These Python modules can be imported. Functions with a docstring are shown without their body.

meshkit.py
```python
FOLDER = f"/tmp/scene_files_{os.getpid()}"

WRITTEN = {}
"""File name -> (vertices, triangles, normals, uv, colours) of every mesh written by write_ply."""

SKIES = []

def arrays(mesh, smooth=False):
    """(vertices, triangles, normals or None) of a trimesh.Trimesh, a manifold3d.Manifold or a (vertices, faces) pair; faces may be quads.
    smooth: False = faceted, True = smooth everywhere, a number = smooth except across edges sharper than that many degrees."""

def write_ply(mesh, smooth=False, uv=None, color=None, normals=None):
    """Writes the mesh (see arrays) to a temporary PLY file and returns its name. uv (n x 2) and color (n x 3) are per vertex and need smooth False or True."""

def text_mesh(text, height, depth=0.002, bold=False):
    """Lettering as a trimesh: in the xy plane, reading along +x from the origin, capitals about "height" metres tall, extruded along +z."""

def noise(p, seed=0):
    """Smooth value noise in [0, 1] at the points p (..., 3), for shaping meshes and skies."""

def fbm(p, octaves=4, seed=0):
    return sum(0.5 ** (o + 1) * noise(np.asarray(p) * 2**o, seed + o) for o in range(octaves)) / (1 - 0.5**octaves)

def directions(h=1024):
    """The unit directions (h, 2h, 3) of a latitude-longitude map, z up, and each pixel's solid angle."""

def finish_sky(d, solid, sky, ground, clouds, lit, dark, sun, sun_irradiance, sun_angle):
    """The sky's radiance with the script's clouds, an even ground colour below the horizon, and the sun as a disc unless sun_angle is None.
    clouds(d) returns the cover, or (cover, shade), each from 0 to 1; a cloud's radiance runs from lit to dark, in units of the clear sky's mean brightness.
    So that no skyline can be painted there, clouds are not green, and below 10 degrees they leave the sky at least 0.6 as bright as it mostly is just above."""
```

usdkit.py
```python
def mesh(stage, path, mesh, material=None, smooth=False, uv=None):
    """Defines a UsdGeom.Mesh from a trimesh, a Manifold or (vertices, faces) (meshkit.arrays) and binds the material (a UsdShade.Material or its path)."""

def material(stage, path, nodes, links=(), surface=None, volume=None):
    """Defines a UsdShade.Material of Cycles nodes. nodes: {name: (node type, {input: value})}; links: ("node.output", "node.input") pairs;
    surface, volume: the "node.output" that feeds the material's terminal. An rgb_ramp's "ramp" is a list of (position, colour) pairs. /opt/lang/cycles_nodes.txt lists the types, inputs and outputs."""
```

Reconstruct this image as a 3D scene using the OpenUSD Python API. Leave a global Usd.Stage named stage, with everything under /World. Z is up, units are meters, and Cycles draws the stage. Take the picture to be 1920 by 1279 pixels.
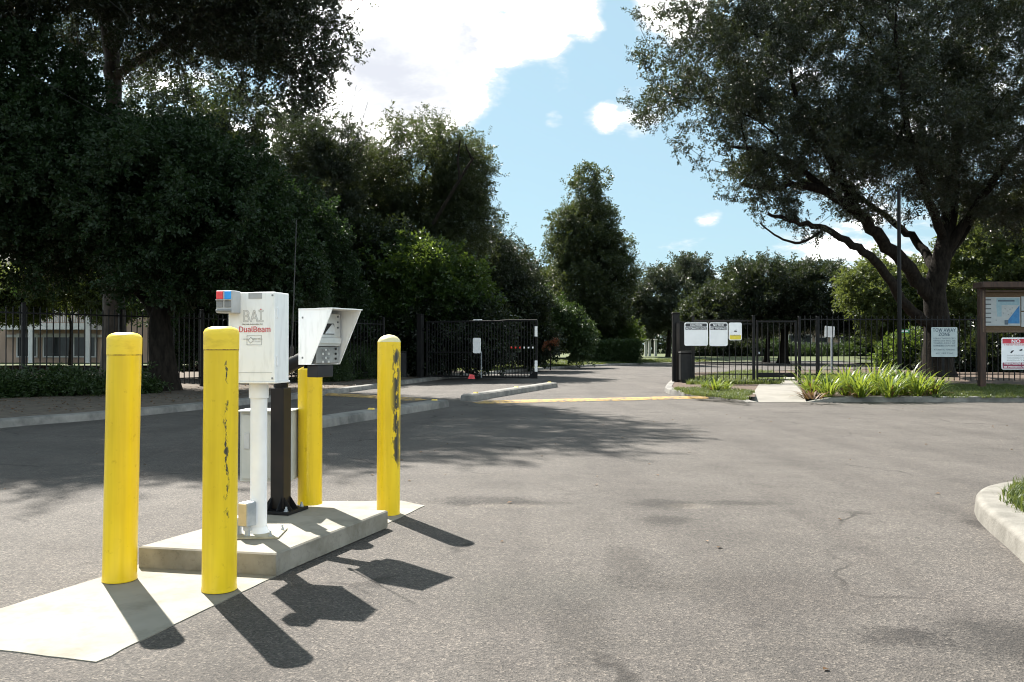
import math, random
import numpy as np, trimesh, usdkit, meshkit
from pxr import Usd, UsdGeom, UsdLux, UsdShade, Gf, Sdf, Vt
from scipy.spatial import cKDTree

stage = Usd.Stage.CreateInMemory()
UsdGeom.SetStageUpAxis(stage, "Z"); UsdGeom.SetStageMetersPerUnit(stage, 1.0)
UsdGeom.Xform.Define(stage, "/World"); UsdGeom.Scope.Define(stage, "/World/Looks")

# ------------------------------------------------------------------ camera, sky, sun, exposure
FPX, EYE, PITCH = 1600.0, 1.2, math.atan((653 - 639.5) / 1600.0)
cam = UsdGeom.Camera.Define(stage, "/World/camera")
cam.CreateHorizontalApertureAttr(36.0); cam.CreateVerticalApertureAttr(36.0 * 682 / 1024)
cam.CreateFocalLengthAttr(30.0); cam.CreateFStopAttr(0.0)
cam.CreateClippingRangeAttr((0.05, 5000.0))
cam.AddTranslateOp().Set((0, 0, EYE)); cam.AddRotateXOp().Set(90 + math.degrees(PITCH))
cam.CreateExposureAttr(1.62)

SUN_EL, SUN_ROT = math.radians(49.1), -0.562
SKY_STRENGTH, SUN_INT = 0.07, 1.25
sun = UsdLux.DistantLight.Define(stage, "/World/sun")
sun.CreateNormalizeAttr(True); sun.CreateIntensityAttr(SUN_INT); sun.CreateAngleAttr(0.5); sun.CreateColorAttr((1.0, 0.95, 0.87))
sun.AddRotateZOp().Set(-math.degrees(SUN_ROT)); sun.AddRotateXOp().Set(-(90 - math.degrees(SUN_EL)))


def ray(px, py):
    c, s = math.cos(PITCH), math.sin(PITCH)
    x, u = px - 960.0, 639.5 - py
    return np.array([x, FPX * c - u * s, FPX * s + u * c])


def G(px, py, z=0.0):            # the point of the plane z that the photograph shows at a pixel
    r = ray(px, py); t = (z - EYE) / r[2]
    return np.array([r[0] * t, r[1] * t, z])


def D(px, py, Y):                # the point at forward distance Y
    r = ray(px, py); t = Y / r[1]
    return np.array([r[0] * t, Y, EYE + r[2] * t])


# the dome: a physical sky with cumulus from noise
nodes = {"tc": ("texture_coordinate", {}), "sep": ("separate_xyz", {}), "za": ("math", {"math_type": "add", "value2": 0.28}),
         "zm": ("math", {"math_type": "maximum", "value2": 0.05}), "dx": ("math", {"math_type": "divide"}), "dy": ("math", {"math_type": "divide"}),
         "cv": ("combine_xyz", {"z": 0.37}), "n": ("noise_texture", {"scale": 5.2, "detail": 10.0, "roughness": 0.62, "distortion": 0.1}),
         "n2": ("noise_texture", {"scale": 1.35, "detail": 3.0, "roughness": 0.5}),
         "sky": ("sky_texture", {"sky_type": "single_scattering", "sun_disc": False, "sun_elevation": SUN_EL, "sun_rotation": SUN_ROT, "altitude": 20.0, "air_density": 1.0, "aerosol_density": 1.0}),
         "nn": ("math", {"math_type": "multiply_add", "value2": 0.80, "value3": 0.0}), "sum0": ("math", {"math_type": "multiply_add", "value2": 0.18}),
         "cov": ("map_range", {"range_type": "smoothstep", "from_min": 0.45, "from_max": 0.63, "clamp": True}),
         "shd": ("map_range", {"range_type": "smoothstep", "from_min": 0.72, "from_max": 1.0, "clamp": True}),
         "thick": ("map_range", {"range_type": "smoothstep", "from_min": 0.54, "from_max": 0.66, "clamp": True}), "sinv": ("math", {"math_type": "subtract", "value1": 1.0}), "spow": ("math", {"math_type": "power", "value2": 4.0}), "sfac": ("math", {"math_type": "subtract", "value1": 1.0}), "crad": ("mix_color", {"a": (5.1, 5.25, 5.3), "b": (26.0, 25.6, 25.0), "use_clamp": False}), "ccol": ("mix_color", {"use_clamp": False}), "shn": ("map_range", {"range_type": "smoothstep", "from_min": 0.42, "from_max": 0.66, "clamp": True}), "shc": ("mix_color", {"a": (5.2, 5.25, 5.35), "b": (3.85, 4.02, 4.4), "use_clamp": False}), "veil": ("mix_color", {"fac": .72, "b": (2.6, 3.75, 4.4), "use_clamp": False}), "tint": ("mix_color", {"blend_type": "multiply", "fac": 1.0, "b": (.56, .68, .65), "use_clamp": False}),
         "mixc": ("mix_color", {"use_clamp": False}), "bg": ("background_shader", {"strength": SKY_STRENGTH})}
links = [("tc.generated", "sep.vector"), ("sep.z", "zm.value1"), ("zm.value", "za.value1"), ("sep.x", "dx.value1"), ("za.value", "dx.value2"),
         ("sep.y", "dy.value1"), ("za.value", "dy.value2"), ("dx.value", "cv.x"), ("dy.value", "cv.y"), ("cv.vector", "n.vector"), ("cv.vector", "n2.vector"),
         ("n.fac", "nn.value1"), ("n2.fac", "sum0.value1"), ("nn.value", "sum0.value3")]
prev = "sum0.value"
bumps = [(740, 60, 190, .20), (690, 170, 150, .18), (850, 150, 120, .20), (800, 150, 130, .14), (1045, 50, 100, .24), (1010, 140, 70, .14), (1110, 50, 30, .12), (1190, 213, 70, .34), (1118, 222, 36, .22),
         (1250, 15, 70, .24), (1040, 226, 26, .2), (1330, 398, 34, .2), (1020, 330, 230, -.22), (950, 30, 30, -.1), (1170, 110, 90, -.16), (1350, 300, 160, -.2), (960, 480, 500, -.06), (600, 300, 130, .12)]
for i, (bx_, by_, r_, w_) in enumerate(bumps):
    d = ray(bx_, by_); d /= np.linalg.norm(d)
    nodes[f"b{i}"] = ("vector_math", {"math_type": "dot_product", "vector2": tuple(d)})
    nodes[f"m{i}"] = ("map_range", {"range_type": "smoothstep", "from_min": math.cos(r_ / FPX * 1.25), "from_max": math.cos(r_ / FPX * .25), "to_min": 0.0, "to_max": w_, "clamp": False})
    nodes[f"s{i}"] = ("math", {"math_type": "add"})
    links += [("tc.generated", f"b{i}.vector1"), (f"b{i}.value", f"m{i}.value"), (f"m{i}.result", f"s{i}.value1"), (prev, f"s{i}.value2")]
    prev = f"s{i}.value"
links += [(prev, "cov.value"), (prev, "shd.value"), ("shd.result", "sinv.value2"), ("sinv.value", "spow.value1"), ("spow.value", "sfac.value2"), ("sfac.value", "ccol.fac"), (prev, "thick.value"), ("thick.result", "crad.fac"), ("crad.result", "ccol.a"), ("n.fac", "shn.value"), ("shn.result", "shc.fac"), ("shc.result", "ccol.b"), ("cov.result", "mixc.fac"), ("sky.color", "tint.a"), ("tint.result", "veil.a"), ("veil.result", "mixc.a"), ("ccol.result", "mixc.b"), ("mixc.result", "bg.color")]
sky_mat = usdkit.material(stage, "/World/Looks/sky", nodes, links, surface="bg.background")
dome = UsdLux.DomeLight.Define(stage, "/World/sky"); dome.CreateIntensityAttr(1.0)
UsdShade.MaterialBindingAPI.Apply(dome.GetPrim()).Bind(sky_mat)
dome.GetPrim().SetCustomDataByKey("kind", "structure")

# ------------------------------------------------------------------ materials
M = {}


def noisy(name, c1, c2, scale=6.0, rough=0.7, bump=0.0, bscale=None, detail=6.0, spec=0.5, metallic=0.0, stretch=None, lo=0.35, hi=0.65, coat=0.0):
    n = {"g": ("geometry", {}), "n": ("noise_texture", {"scale": scale, "detail": detail, "roughness": 0.62}), "r": ("rgb_ramp", {"ramp": [(lo, c1), (hi, c2)]}),
         "p": ("principled_bsdf", {"roughness": rough, "specular_ior_level": spec, "metallic": metallic, "coat_weight": coat, "coat_roughness": 0.12})}
    l = [("n.fac", "r.fac"), ("r.color", "p.base_color")]
    if stretch:
        n["mp"] = ("mapping", {"scale": stretch}); l += [("g.position", "mp.vector"), ("mp.vector", "n.vector")]
    else:
        l += [("g.position", "n.vector")]
    if bump:
        n["n2"] = ("noise_texture", {"scale": bscale or scale * 4, "detail": 4.0}); n["b"] = ("bump", {"strength": 0.6, "distance": bump})
        l += [("g.position", "n2.vector"), ("n2.fac", "b.height"), ("b.normal", "p.normal")]
    M[name] = usdkit.material(stage, "/World/Looks/" + name, n, l, surface="p.BSDF")
    return M[name]


def leaf(name, c1, c2, tr, rough=0.4, tw=0.3, spec=0.5):
    n = {"g": ("geometry", {}), "r": ("rgb_ramp", {"ramp": [(0.0, c1), (0.75, c2), (1.0, tuple(min(1, x * 1.5) for x in c2))]}),
         "rt": ("rgb_ramp", {"ramp": [(0.0, tuple(x * .55 for x in tr)), (1.0, tr)]}),
         "p": ("principled_bsdf", {"roughness": rough, "specular_ior_level": spec}), "t": ("translucent_bsdf", {}), "m": ("mix_closure", {"fac": tw})}
    l = [("g.random_per_island", "r.fac"), ("g.random_per_island", "rt.fac"), ("r.color", "p.base_color"), ("rt.color", "t.color"), ("p.BSDF", "m.closure1"), ("t.BSDF", "m.closure2")]
    M[name] = usdkit.material(stage, "/World/Looks/" + name, n, l, surface="m.closure")


leaf("oak_leaf", (.008, .014, .005), (.026, .037, .012), (.13, .17, .03), rough=.30, tw=.18, spec=.6)
leaf("olive_leaf", (.020, .032, .011), (.050, .066, .022), (.20, .25, .05), rough=.34, tw=.26)
leaf("silver_leaf", (.030, .042, .024), (.062, .076, .044), (.14, .17, .06), rough=.38, tw=.2)
leaf("vine_leaf", (.012, .028, .008), (.026, .060, .014), (.08, .16, .03), rough=.5, tw=.2, spec=.35)
leaf("dark_leaf", (.011, .020, .008), (.027, .040, .015), (.11, .15, .03), rough=.34, tw=.2)
leaf("bright_leaf", (.028, .058, .012), (.055, .10, .02), (.22, .32, .04), rough=.42, tw=.35)
leaf("sunny_leaf", (.030, .052, .014), (.065, .095, .024), (.26, .32, .06), rough=.42, tw=.38)
leaf("hedge_leaf", (.026, .050, .012), (.052, .090, .02), (.12, .2, .03), rough=.45, tw=.22)
leaf("lily_leaf", (.09, .15, .02), (.17, .25, .035), (.42, .52, .06), rough=.4, tw=.45)
leaf("dry_leaf", (.12, .06, .025), (.28, .16, .07), (.3, .18, .06), rough=.6, tw=.3)
leaf("grass_blade", (.055, .085, .02), (.13, .165, .045), (.3, .36, .07), rough=.5, tw=.35)
leaf("red_leaf", (.16, .045, .015), (.32, .14, .03), (.5, .16, .03), rough=.5, tw=.3)
noisy("bark", (.007, .006, .005), (.024, .020, .016), 5, .95, .035, 14, spec=.1, stretch=(2.2, 2.2, .6))
noisy("pale_bark", (.022, .019, .016), (.065, .055, .046), 5, .85, .03, 14, stretch=(2.2, 2.2, .6))
noisy("kerb_concrete", (.12, .112, .096), (.21, .198, .174), 3.5, .85, .006, 60)
noisy("dark_kerb_concrete", (.10, .097, .09), (.23, .22, .20), 2.6, .85, .006, 60)
noisy("walk_concrete", (.155, .145, .125), (.21, .197, .172), 2.2, .85, .003, 70)
noisy("mulch", (.035, .022, .015), (.11, .072, .048), 9, .95, .03, 30)
noisy("lawn", (.036, .052, .010), (.072, .088, .018), 7, .9, .03, 40)
noisy("dirt", (.05, .038, .028), (.12, .095, .07), 6, .95, .02, 30)
noisy("black_metal", (.004, .004, .0045), (.009, .0085, .0085), 8, .5, spec=.22)
noisy("bronze_metal", (.006, .005, .0045), (.014, .010, .008), 6, .4, spec=.3)
noisy("mid_black", (.012, .0125, .0135), (.022, .022, .024), 6, .45, spec=.3)
noisy("dark_box", (.010, .0105, .011), (.019, .019, .02), 6, .55, spec=.3)
noisy("white_paint", (.66, .655, .64), (.80, .80, .79), 5, .42, stretch=(6, 6, 1.2), lo=.22, hi=.5)
noisy("white_pipe", (.72, .73, .76), (.80, .81, .83), 5, .32)
noisy("grey_cabinet", (.40, .41, .39), (.47, .475, .45), 4, .5)
noisy("light_grey", (.38, .385, .39), (.46, .465, .47), 8, .5)
noisy("mid_grey", (.17, .175, .18), (.24, .245, .25), 8, .5)
noisy("label_grey", (.30, .30, .30), (.36, .36, .355), 20, .45)
noisy("steel", (.52, .52, .51), (.64, .64, .63), 6, .33, metallic=.75)
noisy("steel_dark", (.20, .20, .195), (.34, .34, .33), 9, .4, metallic=.6)
noisy("galvanised", (.30, .33, .36), (.46, .48, .5), 12, .42, metallic=.6)
noisy("tan_box", (.42, .32, .16), (.55, .43, .24), 9, .55)
noisy("plate_metal", (.28, .25, .17), (.42, .38, .28), 14, .6)
noisy("red_plastic", (.62, .04, .05), (.75, .07, .07), 9, .35)
noisy("blue_plastic", (.02, .22, .62), (.03, .32, .78), 9, .35)
noisy("red_print", (.52, .03, .05), (.60, .05, .07), 9, .5)
noisy("grey_print", (.36, .35, .34), (.42, .41, .40), 9, .5)
noisy("dark_print", (.02, .022, .03), (.035, .035, .04), 9, .5)
noisy("navy_print", (.05, .075, .10), (.07, .10, .13), 9, .5)
noisy("blue_print", (.015, .11, .27), (.025, .17, .36), 14, .5)
noisy("pale_blue_print", (.17, .27, .31), (.23, .33, .36), 14, .5)
noisy("maroon_print", (.22, .015, .05), (.28, .025, .06), 9, .5)
noisy("sign_white", (.80, .80, .80), (.85, .85, .85), 5, .35)
noisy("sign_grey_white", (.34, .40, .41), (.42, .47, .47), 5, .4)
noisy("sign_yellow", (.72, .56, .04), (.80, .64, .06), 9, .4)
noisy("reflector_white", (.82, .82, .82), (.88, .88, .88), 9, .25)
noisy("reflector_red", (.7, .03, .03), (.8, .05, .04), 9, .25)
noisy("stud_yellow", (.75, .5, .08), (.85, .62, .15), 30, .4)
noisy("street_green", (.02, .22, .10), (.03, .27, .13), 9, .4)
noisy("kiosk_wood", (.022, .011, .007), (.06, .029, .017), 6, .8, .006, 24, stretch=(3, 3, .5))
noisy("frame_wood", (.07, .045, .027), (.12, .075, .045), 7, .7, stretch=(1, 3, 3))
noisy("cork", (.075, .045, .022), (.11, .068, .034), 40, .9)
noisy("paper", (.30, .32, .32), (.36, .375, .37), 8, .7)
noisy("peach_wall", (.33, .23, .175), (.39, .28, .215), 1.2, .85)
noisy("beige_wall", (.23, .175, .13), (.28, .215, .165), 1.2, .85)
noisy("white_trim", (.48, .475, .46), (.56, .555, .54), 3, .6)
noisy("roof_shingle", (.07, .065, .06), (.12, .11, .1), 6, .9)
noisy("dark_window", (.012, .014, .016), (.022, .025, .028), 3, .15)
noisy("fence_far_grey", (.13, .128, .125), (.18, .175, .17), 3, .7)


def bollard_paint(name, cx=None, cy=None, side=0.05, thr=0.6, wide=0.02, pale=False, zlo=0.2, zhi=1.3, nsc=9.0):
    """Yellow paint; where a car scraped it (a world-space patch on the post's right side) black rubber shows."""
    n = {"g": ("geometry", {}), "n": ("noise_texture", {"scale": 3.0, "detail": 5.0}),
         "r": ("rgb_ramp", {"ramp": [(0.3, (.72, .485, .012)), (0.7, (.80, .56, .018))]}),
         "d": ("noise_texture", {"scale": 26.0, "detail": 6.0, "roughness": .7}), "dr": ("rgb_ramp", {"ramp": [(.60, (1, 1, 1)), (.72, (.66, .58, .42))]}),
         "mul": ("mix_color", {"blend_type": "multiply", "fac": .6}), "gm": ("mapping", {"scale": (16, 16, .8)}), "gn": ("noise_texture", {"scale": 1.0, "detail": 5.0, "roughness": .6}), "gr": ("rgb_ramp", {"ramp": [(.38, (.80, .76, .62)), (.56, (1, 1, 1))]}), "mul4": ("mix_color", {"blend_type": "multiply", "fac": .55}), "p": ("principled_bsdf", {"roughness": .27, "specular_ior_level": .5})}
    l = [("g.position", "n.vector"), ("g.position", "d.vector"), ("n.fac", "r.fac"), ("d.fac", "dr.fac"), ("r.color", "mul.a"), ("dr.color", "mul.b")]
    l += [("g.position", "gm.vector"), ("gm.vector", "gn.vector"), ("gn.fac", "gr.fac"), ("mul.result", "mul4.a"), ("gr.color", "mul4.b")]
    last = "mul4.result"
    if cx is not None:
        n |= {"s": ("separate_xyz", {}), "dx": ("math", {"math_type": "subtract", "value2": cx + side}), "ax": ("math", {"math_type": "absolute"}),
              "mx": ("map_range", {"range_type": "smoothstep", "from_min": 0.0, "from_max": wide, "to_min": 1.0, "to_max": 0.0, "clamp": True}),
              "mp": ("mapping", {"scale": (2.4, 2.4, 0.8)}), "sn": ("noise_texture", {"scale": nsc, "detail": 7.0, "roughness": .68}),
              "zl": ("map_range", {"range_type": "smoothstep", "from_min": zlo - .06, "from_max": zlo + .06, "clamp": True}),
              "zh": ("map_range", {"range_type": "smoothstep", "from_min": zhi - .04, "from_max": zhi + .04, "to_min": 1.0, "to_max": 0.0, "clamp": True}),
              "zz": ("math", {"math_type": "multiply"}), "front": ("math", {"math_type": "less_than", "value2": cy}), "zf": ("math", {"math_type": "multiply"}),
              "f1": ("math", {"math_type": "multiply"}), "f2": ("math", {"math_type": "multiply_add", "value2": .16}),
              "ft": ("map_range", {"range_type": "smoothstep", "from_min": thr, "from_max": thr + .05, "clamp": True}), "f3": ("math", {"math_type": "multiply"}),
              "blk": ("mix_color", {"b": (.025, .028, .03)})}
        l += [("g.position", "s.vector"), ("s.x", "dx.value1"), ("dx.value", "ax.value1"), ("ax.value", "mx.value"), ("g.position", "mp.vector"), ("mp.vector", "sn.vector"),
              ("s.z", "zl.value"), ("s.z", "zh.value"), ("zl.result", "zz.value1"), ("zh.result", "zz.value2"), ("s.y", "front.value1"), ("front.value", "zf.value1"), ("zz.value", "zf.value2"),
              ("mx.result", "f1.value1"), ("zf.value", "f1.value2"), ("f1.value", "f2.value1"), ("sn.fac", "f2.value3"), ("f2.value", "ft.value"), ("ft.result", "f3.value1"), ("f1.value", "f3.value2"),
              ("f3.value", "blk.fac"), (last, "blk.a")]
        last = "blk.result"
    l += [(last, "p.base_color")]
    M[name] = usdkit.material(stage, "/World/Looks/" + name, n, l, surface="p.BSDF")


def asphalt():
    """Worn asphalt: pale stones in dark binder, broad tonal drift, dark tracks and two broken patches at fixed places on the road."""
    n = {"g": ("geometry", {}), "s": ("separate_xyz", {}),
         "big": ("noise_texture", {"scale": .55, "detail": 5.0, "roughness": .6}), "bigr": ("rgb_ramp", {"ramp": [(.3, (.057, .0515, .0465)), (.5, (.073, .066, .060)), (.7, (.089, .081, .074))]}),
         "v": ("voronoi_texture", {"scale": 120.0}), "vr": ("rgb_ramp", {"ramp": [(.0, (.50, .50, .50)), (.45, (.94, .93, .92)), (.80, (1.18, 1.15, 1.12)), (.93, (1.7, 1.65, 1.58)), (1.0, (2.15, 2.08, 1.96))]}),
         "vs": ("separate_color", {}), "mul": ("mix_color", {"blend_type": "multiply", "fac": 1.0, "use_clamp": False}),
         "md": ("noise_texture", {"scale": 2.6, "detail": 7.0, "roughness": .72}), "mdr": ("rgb_ramp", {"ramp": [(.3, (.80, .79, .785)), (.5, (1, 1, 1)), (.72, (1.10, 1.085, 1.065))]}),
         "mul2": ("mix_color", {"blend_type": "multiply", "fac": 1.0, "use_clamp": False}), "mdg": ("math", {"math_type": "multiply_add", "value2": 2.1}), "mdh": ("math", {"math_type": "multiply_add", "value2": 1.7, "value3": -1.40}),
         "grit": ("noise_texture", {"scale": 38.0, "detail": 5.0, "roughness": .8}), "gritr": ("rgb_ramp", {"ramp": [(.28, (.5, .5, .5)), (.42, (.97, .97, .97)), (.62, (1.06, 1.06, 1.06))]}),
         "mul3": ("mix_color", {"blend_type": "multiply", "fac": .8, "use_clamp": False}),
         "bh": ("math", {"math_type": "add"}), "b": ("bump", {"strength": .7, "distance": .006}), "p": ("principled_bsdf", {"roughness": .85, "specular_ior_level": .35})}
    l = [("g.position", "s.vector"), ("g.position", "big.vector"), ("g.position", "v.vector"), ("g.position", "md.vector"), ("g.position", "grit.vector"),
         ("big.fac", "bigr.fac"), ("v.color", "vs.color"), ("vs.r", "vr.fac"), ("bigr.color", "mul.a"), ("vr.color", "mul.b"), ("md.fac", "mdr.fac"), ("grit.fac", "mdg.value1"), ("md.fac", "mdh.value1"), ("mdh.value", "mdg.value3"),
         ("mul.result", "mul2.a"), ("mdr.color", "mul2.b"), ("grit.fac", "gritr.fac"), ("mul2.result", "mul3.a"), ("gritr.color", "mul3.b"),
         ("v.distance", "bh.value1"), ("grit.fac", "bh.value2"), ("bh.value", "b.height"), ("b.normal", "p.normal")]
    last = "mul3.result"
    # (centre px, radii m, colour factor, breakup)
    marks = [((905, 938), (.62, .30), (.42, .41, .40), .34), ((870, 944), (.30, .22), (.40, .39, .38), .40), ((1010, 943), (.55, .16), (.55, .54, .53), .46), ((940, 948), (.50, .20), (1.22, 1.21, 1.17), .30),
             ((1235, 945), (.38, .40), (.42, .41, .40), .40), ((1250, 975), (.35, .30), (.48, .47, .46), .46), ((1292, 949), (.26, .17), (1.5, 1.48, 1.42), .26), ((1390, 943), (.6, .2), (.5, .49, .48), .45),
             ((1855, 985), (.28, .35), (.42, .41, .41), .42), ((1700, 1195), (.45, .25), (.45, .44, .44), .50), ((1880, 1200), (.6, .5), (.50, .50, .50), .48), ((1080, 1180), (.28, .9), (.62, .61, .60), .50), ((1180, 1060), (.30, 1.1), (.62, .61, .60), .50),
             ((1450, 1110), (.9, .8), (.78, .77, .76), .42), ((1010, 1110), (.8, .7), (.80, .81, .80), .42), ((660, 900), (1.2, .6), (.80, .79, .78), .42)]
    for i, (c, r, col, br) in enumerate(marks):
        q = G(*c)
        n |= {f"k{i}": ("vector_math", {"math_type": "subtract", "vector2": tuple(q)}), f"ks{i}": ("vector_math", {"math_type": "multiply", "vector2": (1 / r[0], 1 / r[1], 0)}),
              f"kl{i}": ("vector_math", {"math_type": "length"}), f"km{i}": ("map_range", {"range_type": "smoothstep", "from_min": .05, "from_max": 1.35, "to_min": 1.0, "to_max": 0.0, "clamp": True}),
              f"ka{i}": ("math", {"math_type": "add"}), f"kt{i}": ("map_range", {"range_type": "smoothstep", "from_min": .58 + br, "from_max": 1.0 + br, "clamp": True}),
              f"kc{i}": ("mix_color", {"blend_type": "multiply", "b": col, "use_clamp": False})}
        l += [("g.position", f"k{i}.vector1"), (f"k{i}.vector", f"ks{i}.vector1"), (f"ks{i}.vector", f"kl{i}.vector1"), (f"kl{i}.value", f"km{i}.value"), (f"km{i}.result", f"ka{i}.value1"),
              ("md.fac" if br < .31 else "mdg.value", f"ka{i}.value2"), (f"ka{i}.value", f"kt{i}.value"), (f"kt{i}.result", f"kc{i}.fac"), (last, f"kc{i}.a")]
        last = f"kc{i}.result"
    # hairline cracks
    n |= {"cd": ("noise_texture", {"scale": 1.4, "detail": 4.0}), "cw": ("vector_math", {"math_type": "multiply_add", "vector2": (.9, .9, .9)}), "cv": ("voronoi_texture", {"feature": "distance_to_edge", "scale": .42}),
          "cr": ("map_range", {"from_min": .004, "from_max": .014, "to_min": 1.0, "to_max": 0.0, "clamp": True}), "cn": ("noise_texture", {"scale": .9, "detail": 3.0}), "cm": ("map_range", {"range_type": "smoothstep", "from_min": .50, "from_max": .62, "clamp": True}),
          "cf": ("math", {"math_type": "multiply"}), "cc": ("mix_color", {"blend_type": "multiply", "b": (.42, .41, .40), "use_clamp": False})}
    l += [("g.position", "cd.vector"), ("cd.color", "cw.vector1"), ("g.position", "cw.vector3"), ("cw.vector", "cv.vector"), ("cv.distance", "cr.value"), ("g.position", "cn.vector"), ("cn.fac", "cm.value"), ("cr.result", "cf.value1"), ("cm.result", "cf.value2"), ("cf.value", "cc.fac"), (last, "cc.a")]
    last = "cc.result"
    # wheel tracks: long dark streaks, along the lane
    n |= {"tm": ("mapping", {"rotation": (0, 0, .33), "scale": (1.5, .12, 1.0)}), "tn": ("noise_texture", {"scale": 1.0, "detail": 3.0}), "tr": ("rgb_ramp", {"ramp": [(.34, (.80, .79, .79)), (.5, (1, 1, 1))]}),
          "mt": ("mix_color", {"blend_type": "multiply", "fac": .8, "use_clamp": False})}
    l += [("g.position", "tm.vector"), ("tm.vector", "tn.vector"), ("tn.fac", "tr.fac"), (last, "mt.a"), ("tr.color", "mt.b"), ("mt.result", "p.base_color")]
    M["asphalt"] = usdkit.material(stage, "/World/Looks/asphalt", n, l, surface="p.BSDF")


asphalt()


def slab_concrete(name, c1, c2, dirt=.6):
    n = {"g": ("geometry", {}), "n": ("noise_texture", {"scale": 2.2, "detail": 7.0, "roughness": .65}), "r": ("rgb_ramp", {"ramp": [(.32, c1), (.68, c2)]}),
         "s": ("separate_xyz", {}), "ns": ("separate_xyz", {}), "side": ("math", {"math_type": "less_than", "value2": .5}),
         "pit": ("noise_texture", {"scale": 30.0, "detail": 6.0, "roughness": .75}), "pr": ("rgb_ramp", {"ramp": [(.30, (.50, .49, .47)), (.46, (1, 1, 1))]}),
         "pf": ("math", {"math_type": "multiply", "value2": dirt}), "m": ("mix_color", {"blend_type": "multiply"}),
         "dm": ("noise_texture", {"scale": 7.0, "detail": 6.0}), "dr": ("rgb_ramp", {"ramp": [(.4, (.80, .78, .74)), (.62, (1, 1, 1))]}), "m2": ("mix_color", {"blend_type": "multiply"}),
         "br": ("mapping", {"rotation": (0, 0, .5), "scale": (160, 6, 1)}), "bn": ("noise_texture", {"scale": 1.0, "detail": 3.0}), "st": ("noise_texture", {"scale": 3.4, "detail": 6.0, "roughness": .7}), "sr": ("rgb_ramp", {"ramp": [(.34, (.62, .60, .56)), (.52, (1, 1, 1))]}), "m3": ("mix_color", {"blend_type": "multiply", "fac": .7}),
         "b": ("bump", {"strength": .35, "distance": .002}), "p": ("principled_bsdf", {"roughness": .8, "specular_ior_level": .3})}
    l = [("g.position", "n.vector"), ("n.fac", "r.fac"), ("g.position", "pit.vector"), ("pit.fac", "pr.fac"), ("g.true_normal", "ns.vector"), ("ns.z", "side.value1"), ("side.value", "pf.value1"),
         ("pf.value", "m.fac"), ("r.color", "m.a"), ("pr.color", "m.b"), ("g.position", "dm.vector"), ("dm.fac", "dr.fac"), ("m.result", "m2.a"), ("dr.color", "m2.b"), ("side.value", "m2.fac"),
         ("g.position", "br.vector"), ("br.vector", "bn.vector"), ("bn.fac", "b.height"), ("b.normal", "p.normal"), ("g.position", "st.vector"), ("st.fac", "sr.fac"), ("m2.result", "m3.a"), ("sr.color", "m3.b"), ("m3.result", "p.base_color")]
    M[name] = usdkit.material(stage, "/World/Looks/" + name, n, l, surface="p.BSDF")


slab_concrete("pad_concrete", (.21, .195, .163), (.275, .258, .22))


def worn_yellow():
    n = {"g": ("geometry", {}), "n": ("noise_texture", {"scale": 9.0, "detail": 8.0, "roughness": .75}), "r": ("rgb_ramp", {"ramp": [(.40, (.11, .09, .075)), (.52, (.34, .215, .06)), (.72, (.45, .29, .07))]}),
         "p": ("principled_bsdf", {"roughness": .75})}
    M["worn_yellow"] = usdkit.material(stage, "/World/Looks/worn_yellow", n, [("g.position", "n.vector"), ("n.fac", "r.fac"), ("r.color", "p.base_color")], surface="p.BSDF")


worn_yellow()

# ------------------------------------------------------------------ object helpers
COUNT = {}


def numbered(base):
    k = COUNT.get(base, 0); COUNT[base] = k + 1
    return base if k == 0 else f"{base}_{k:03d}"


LOC = {}


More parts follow.
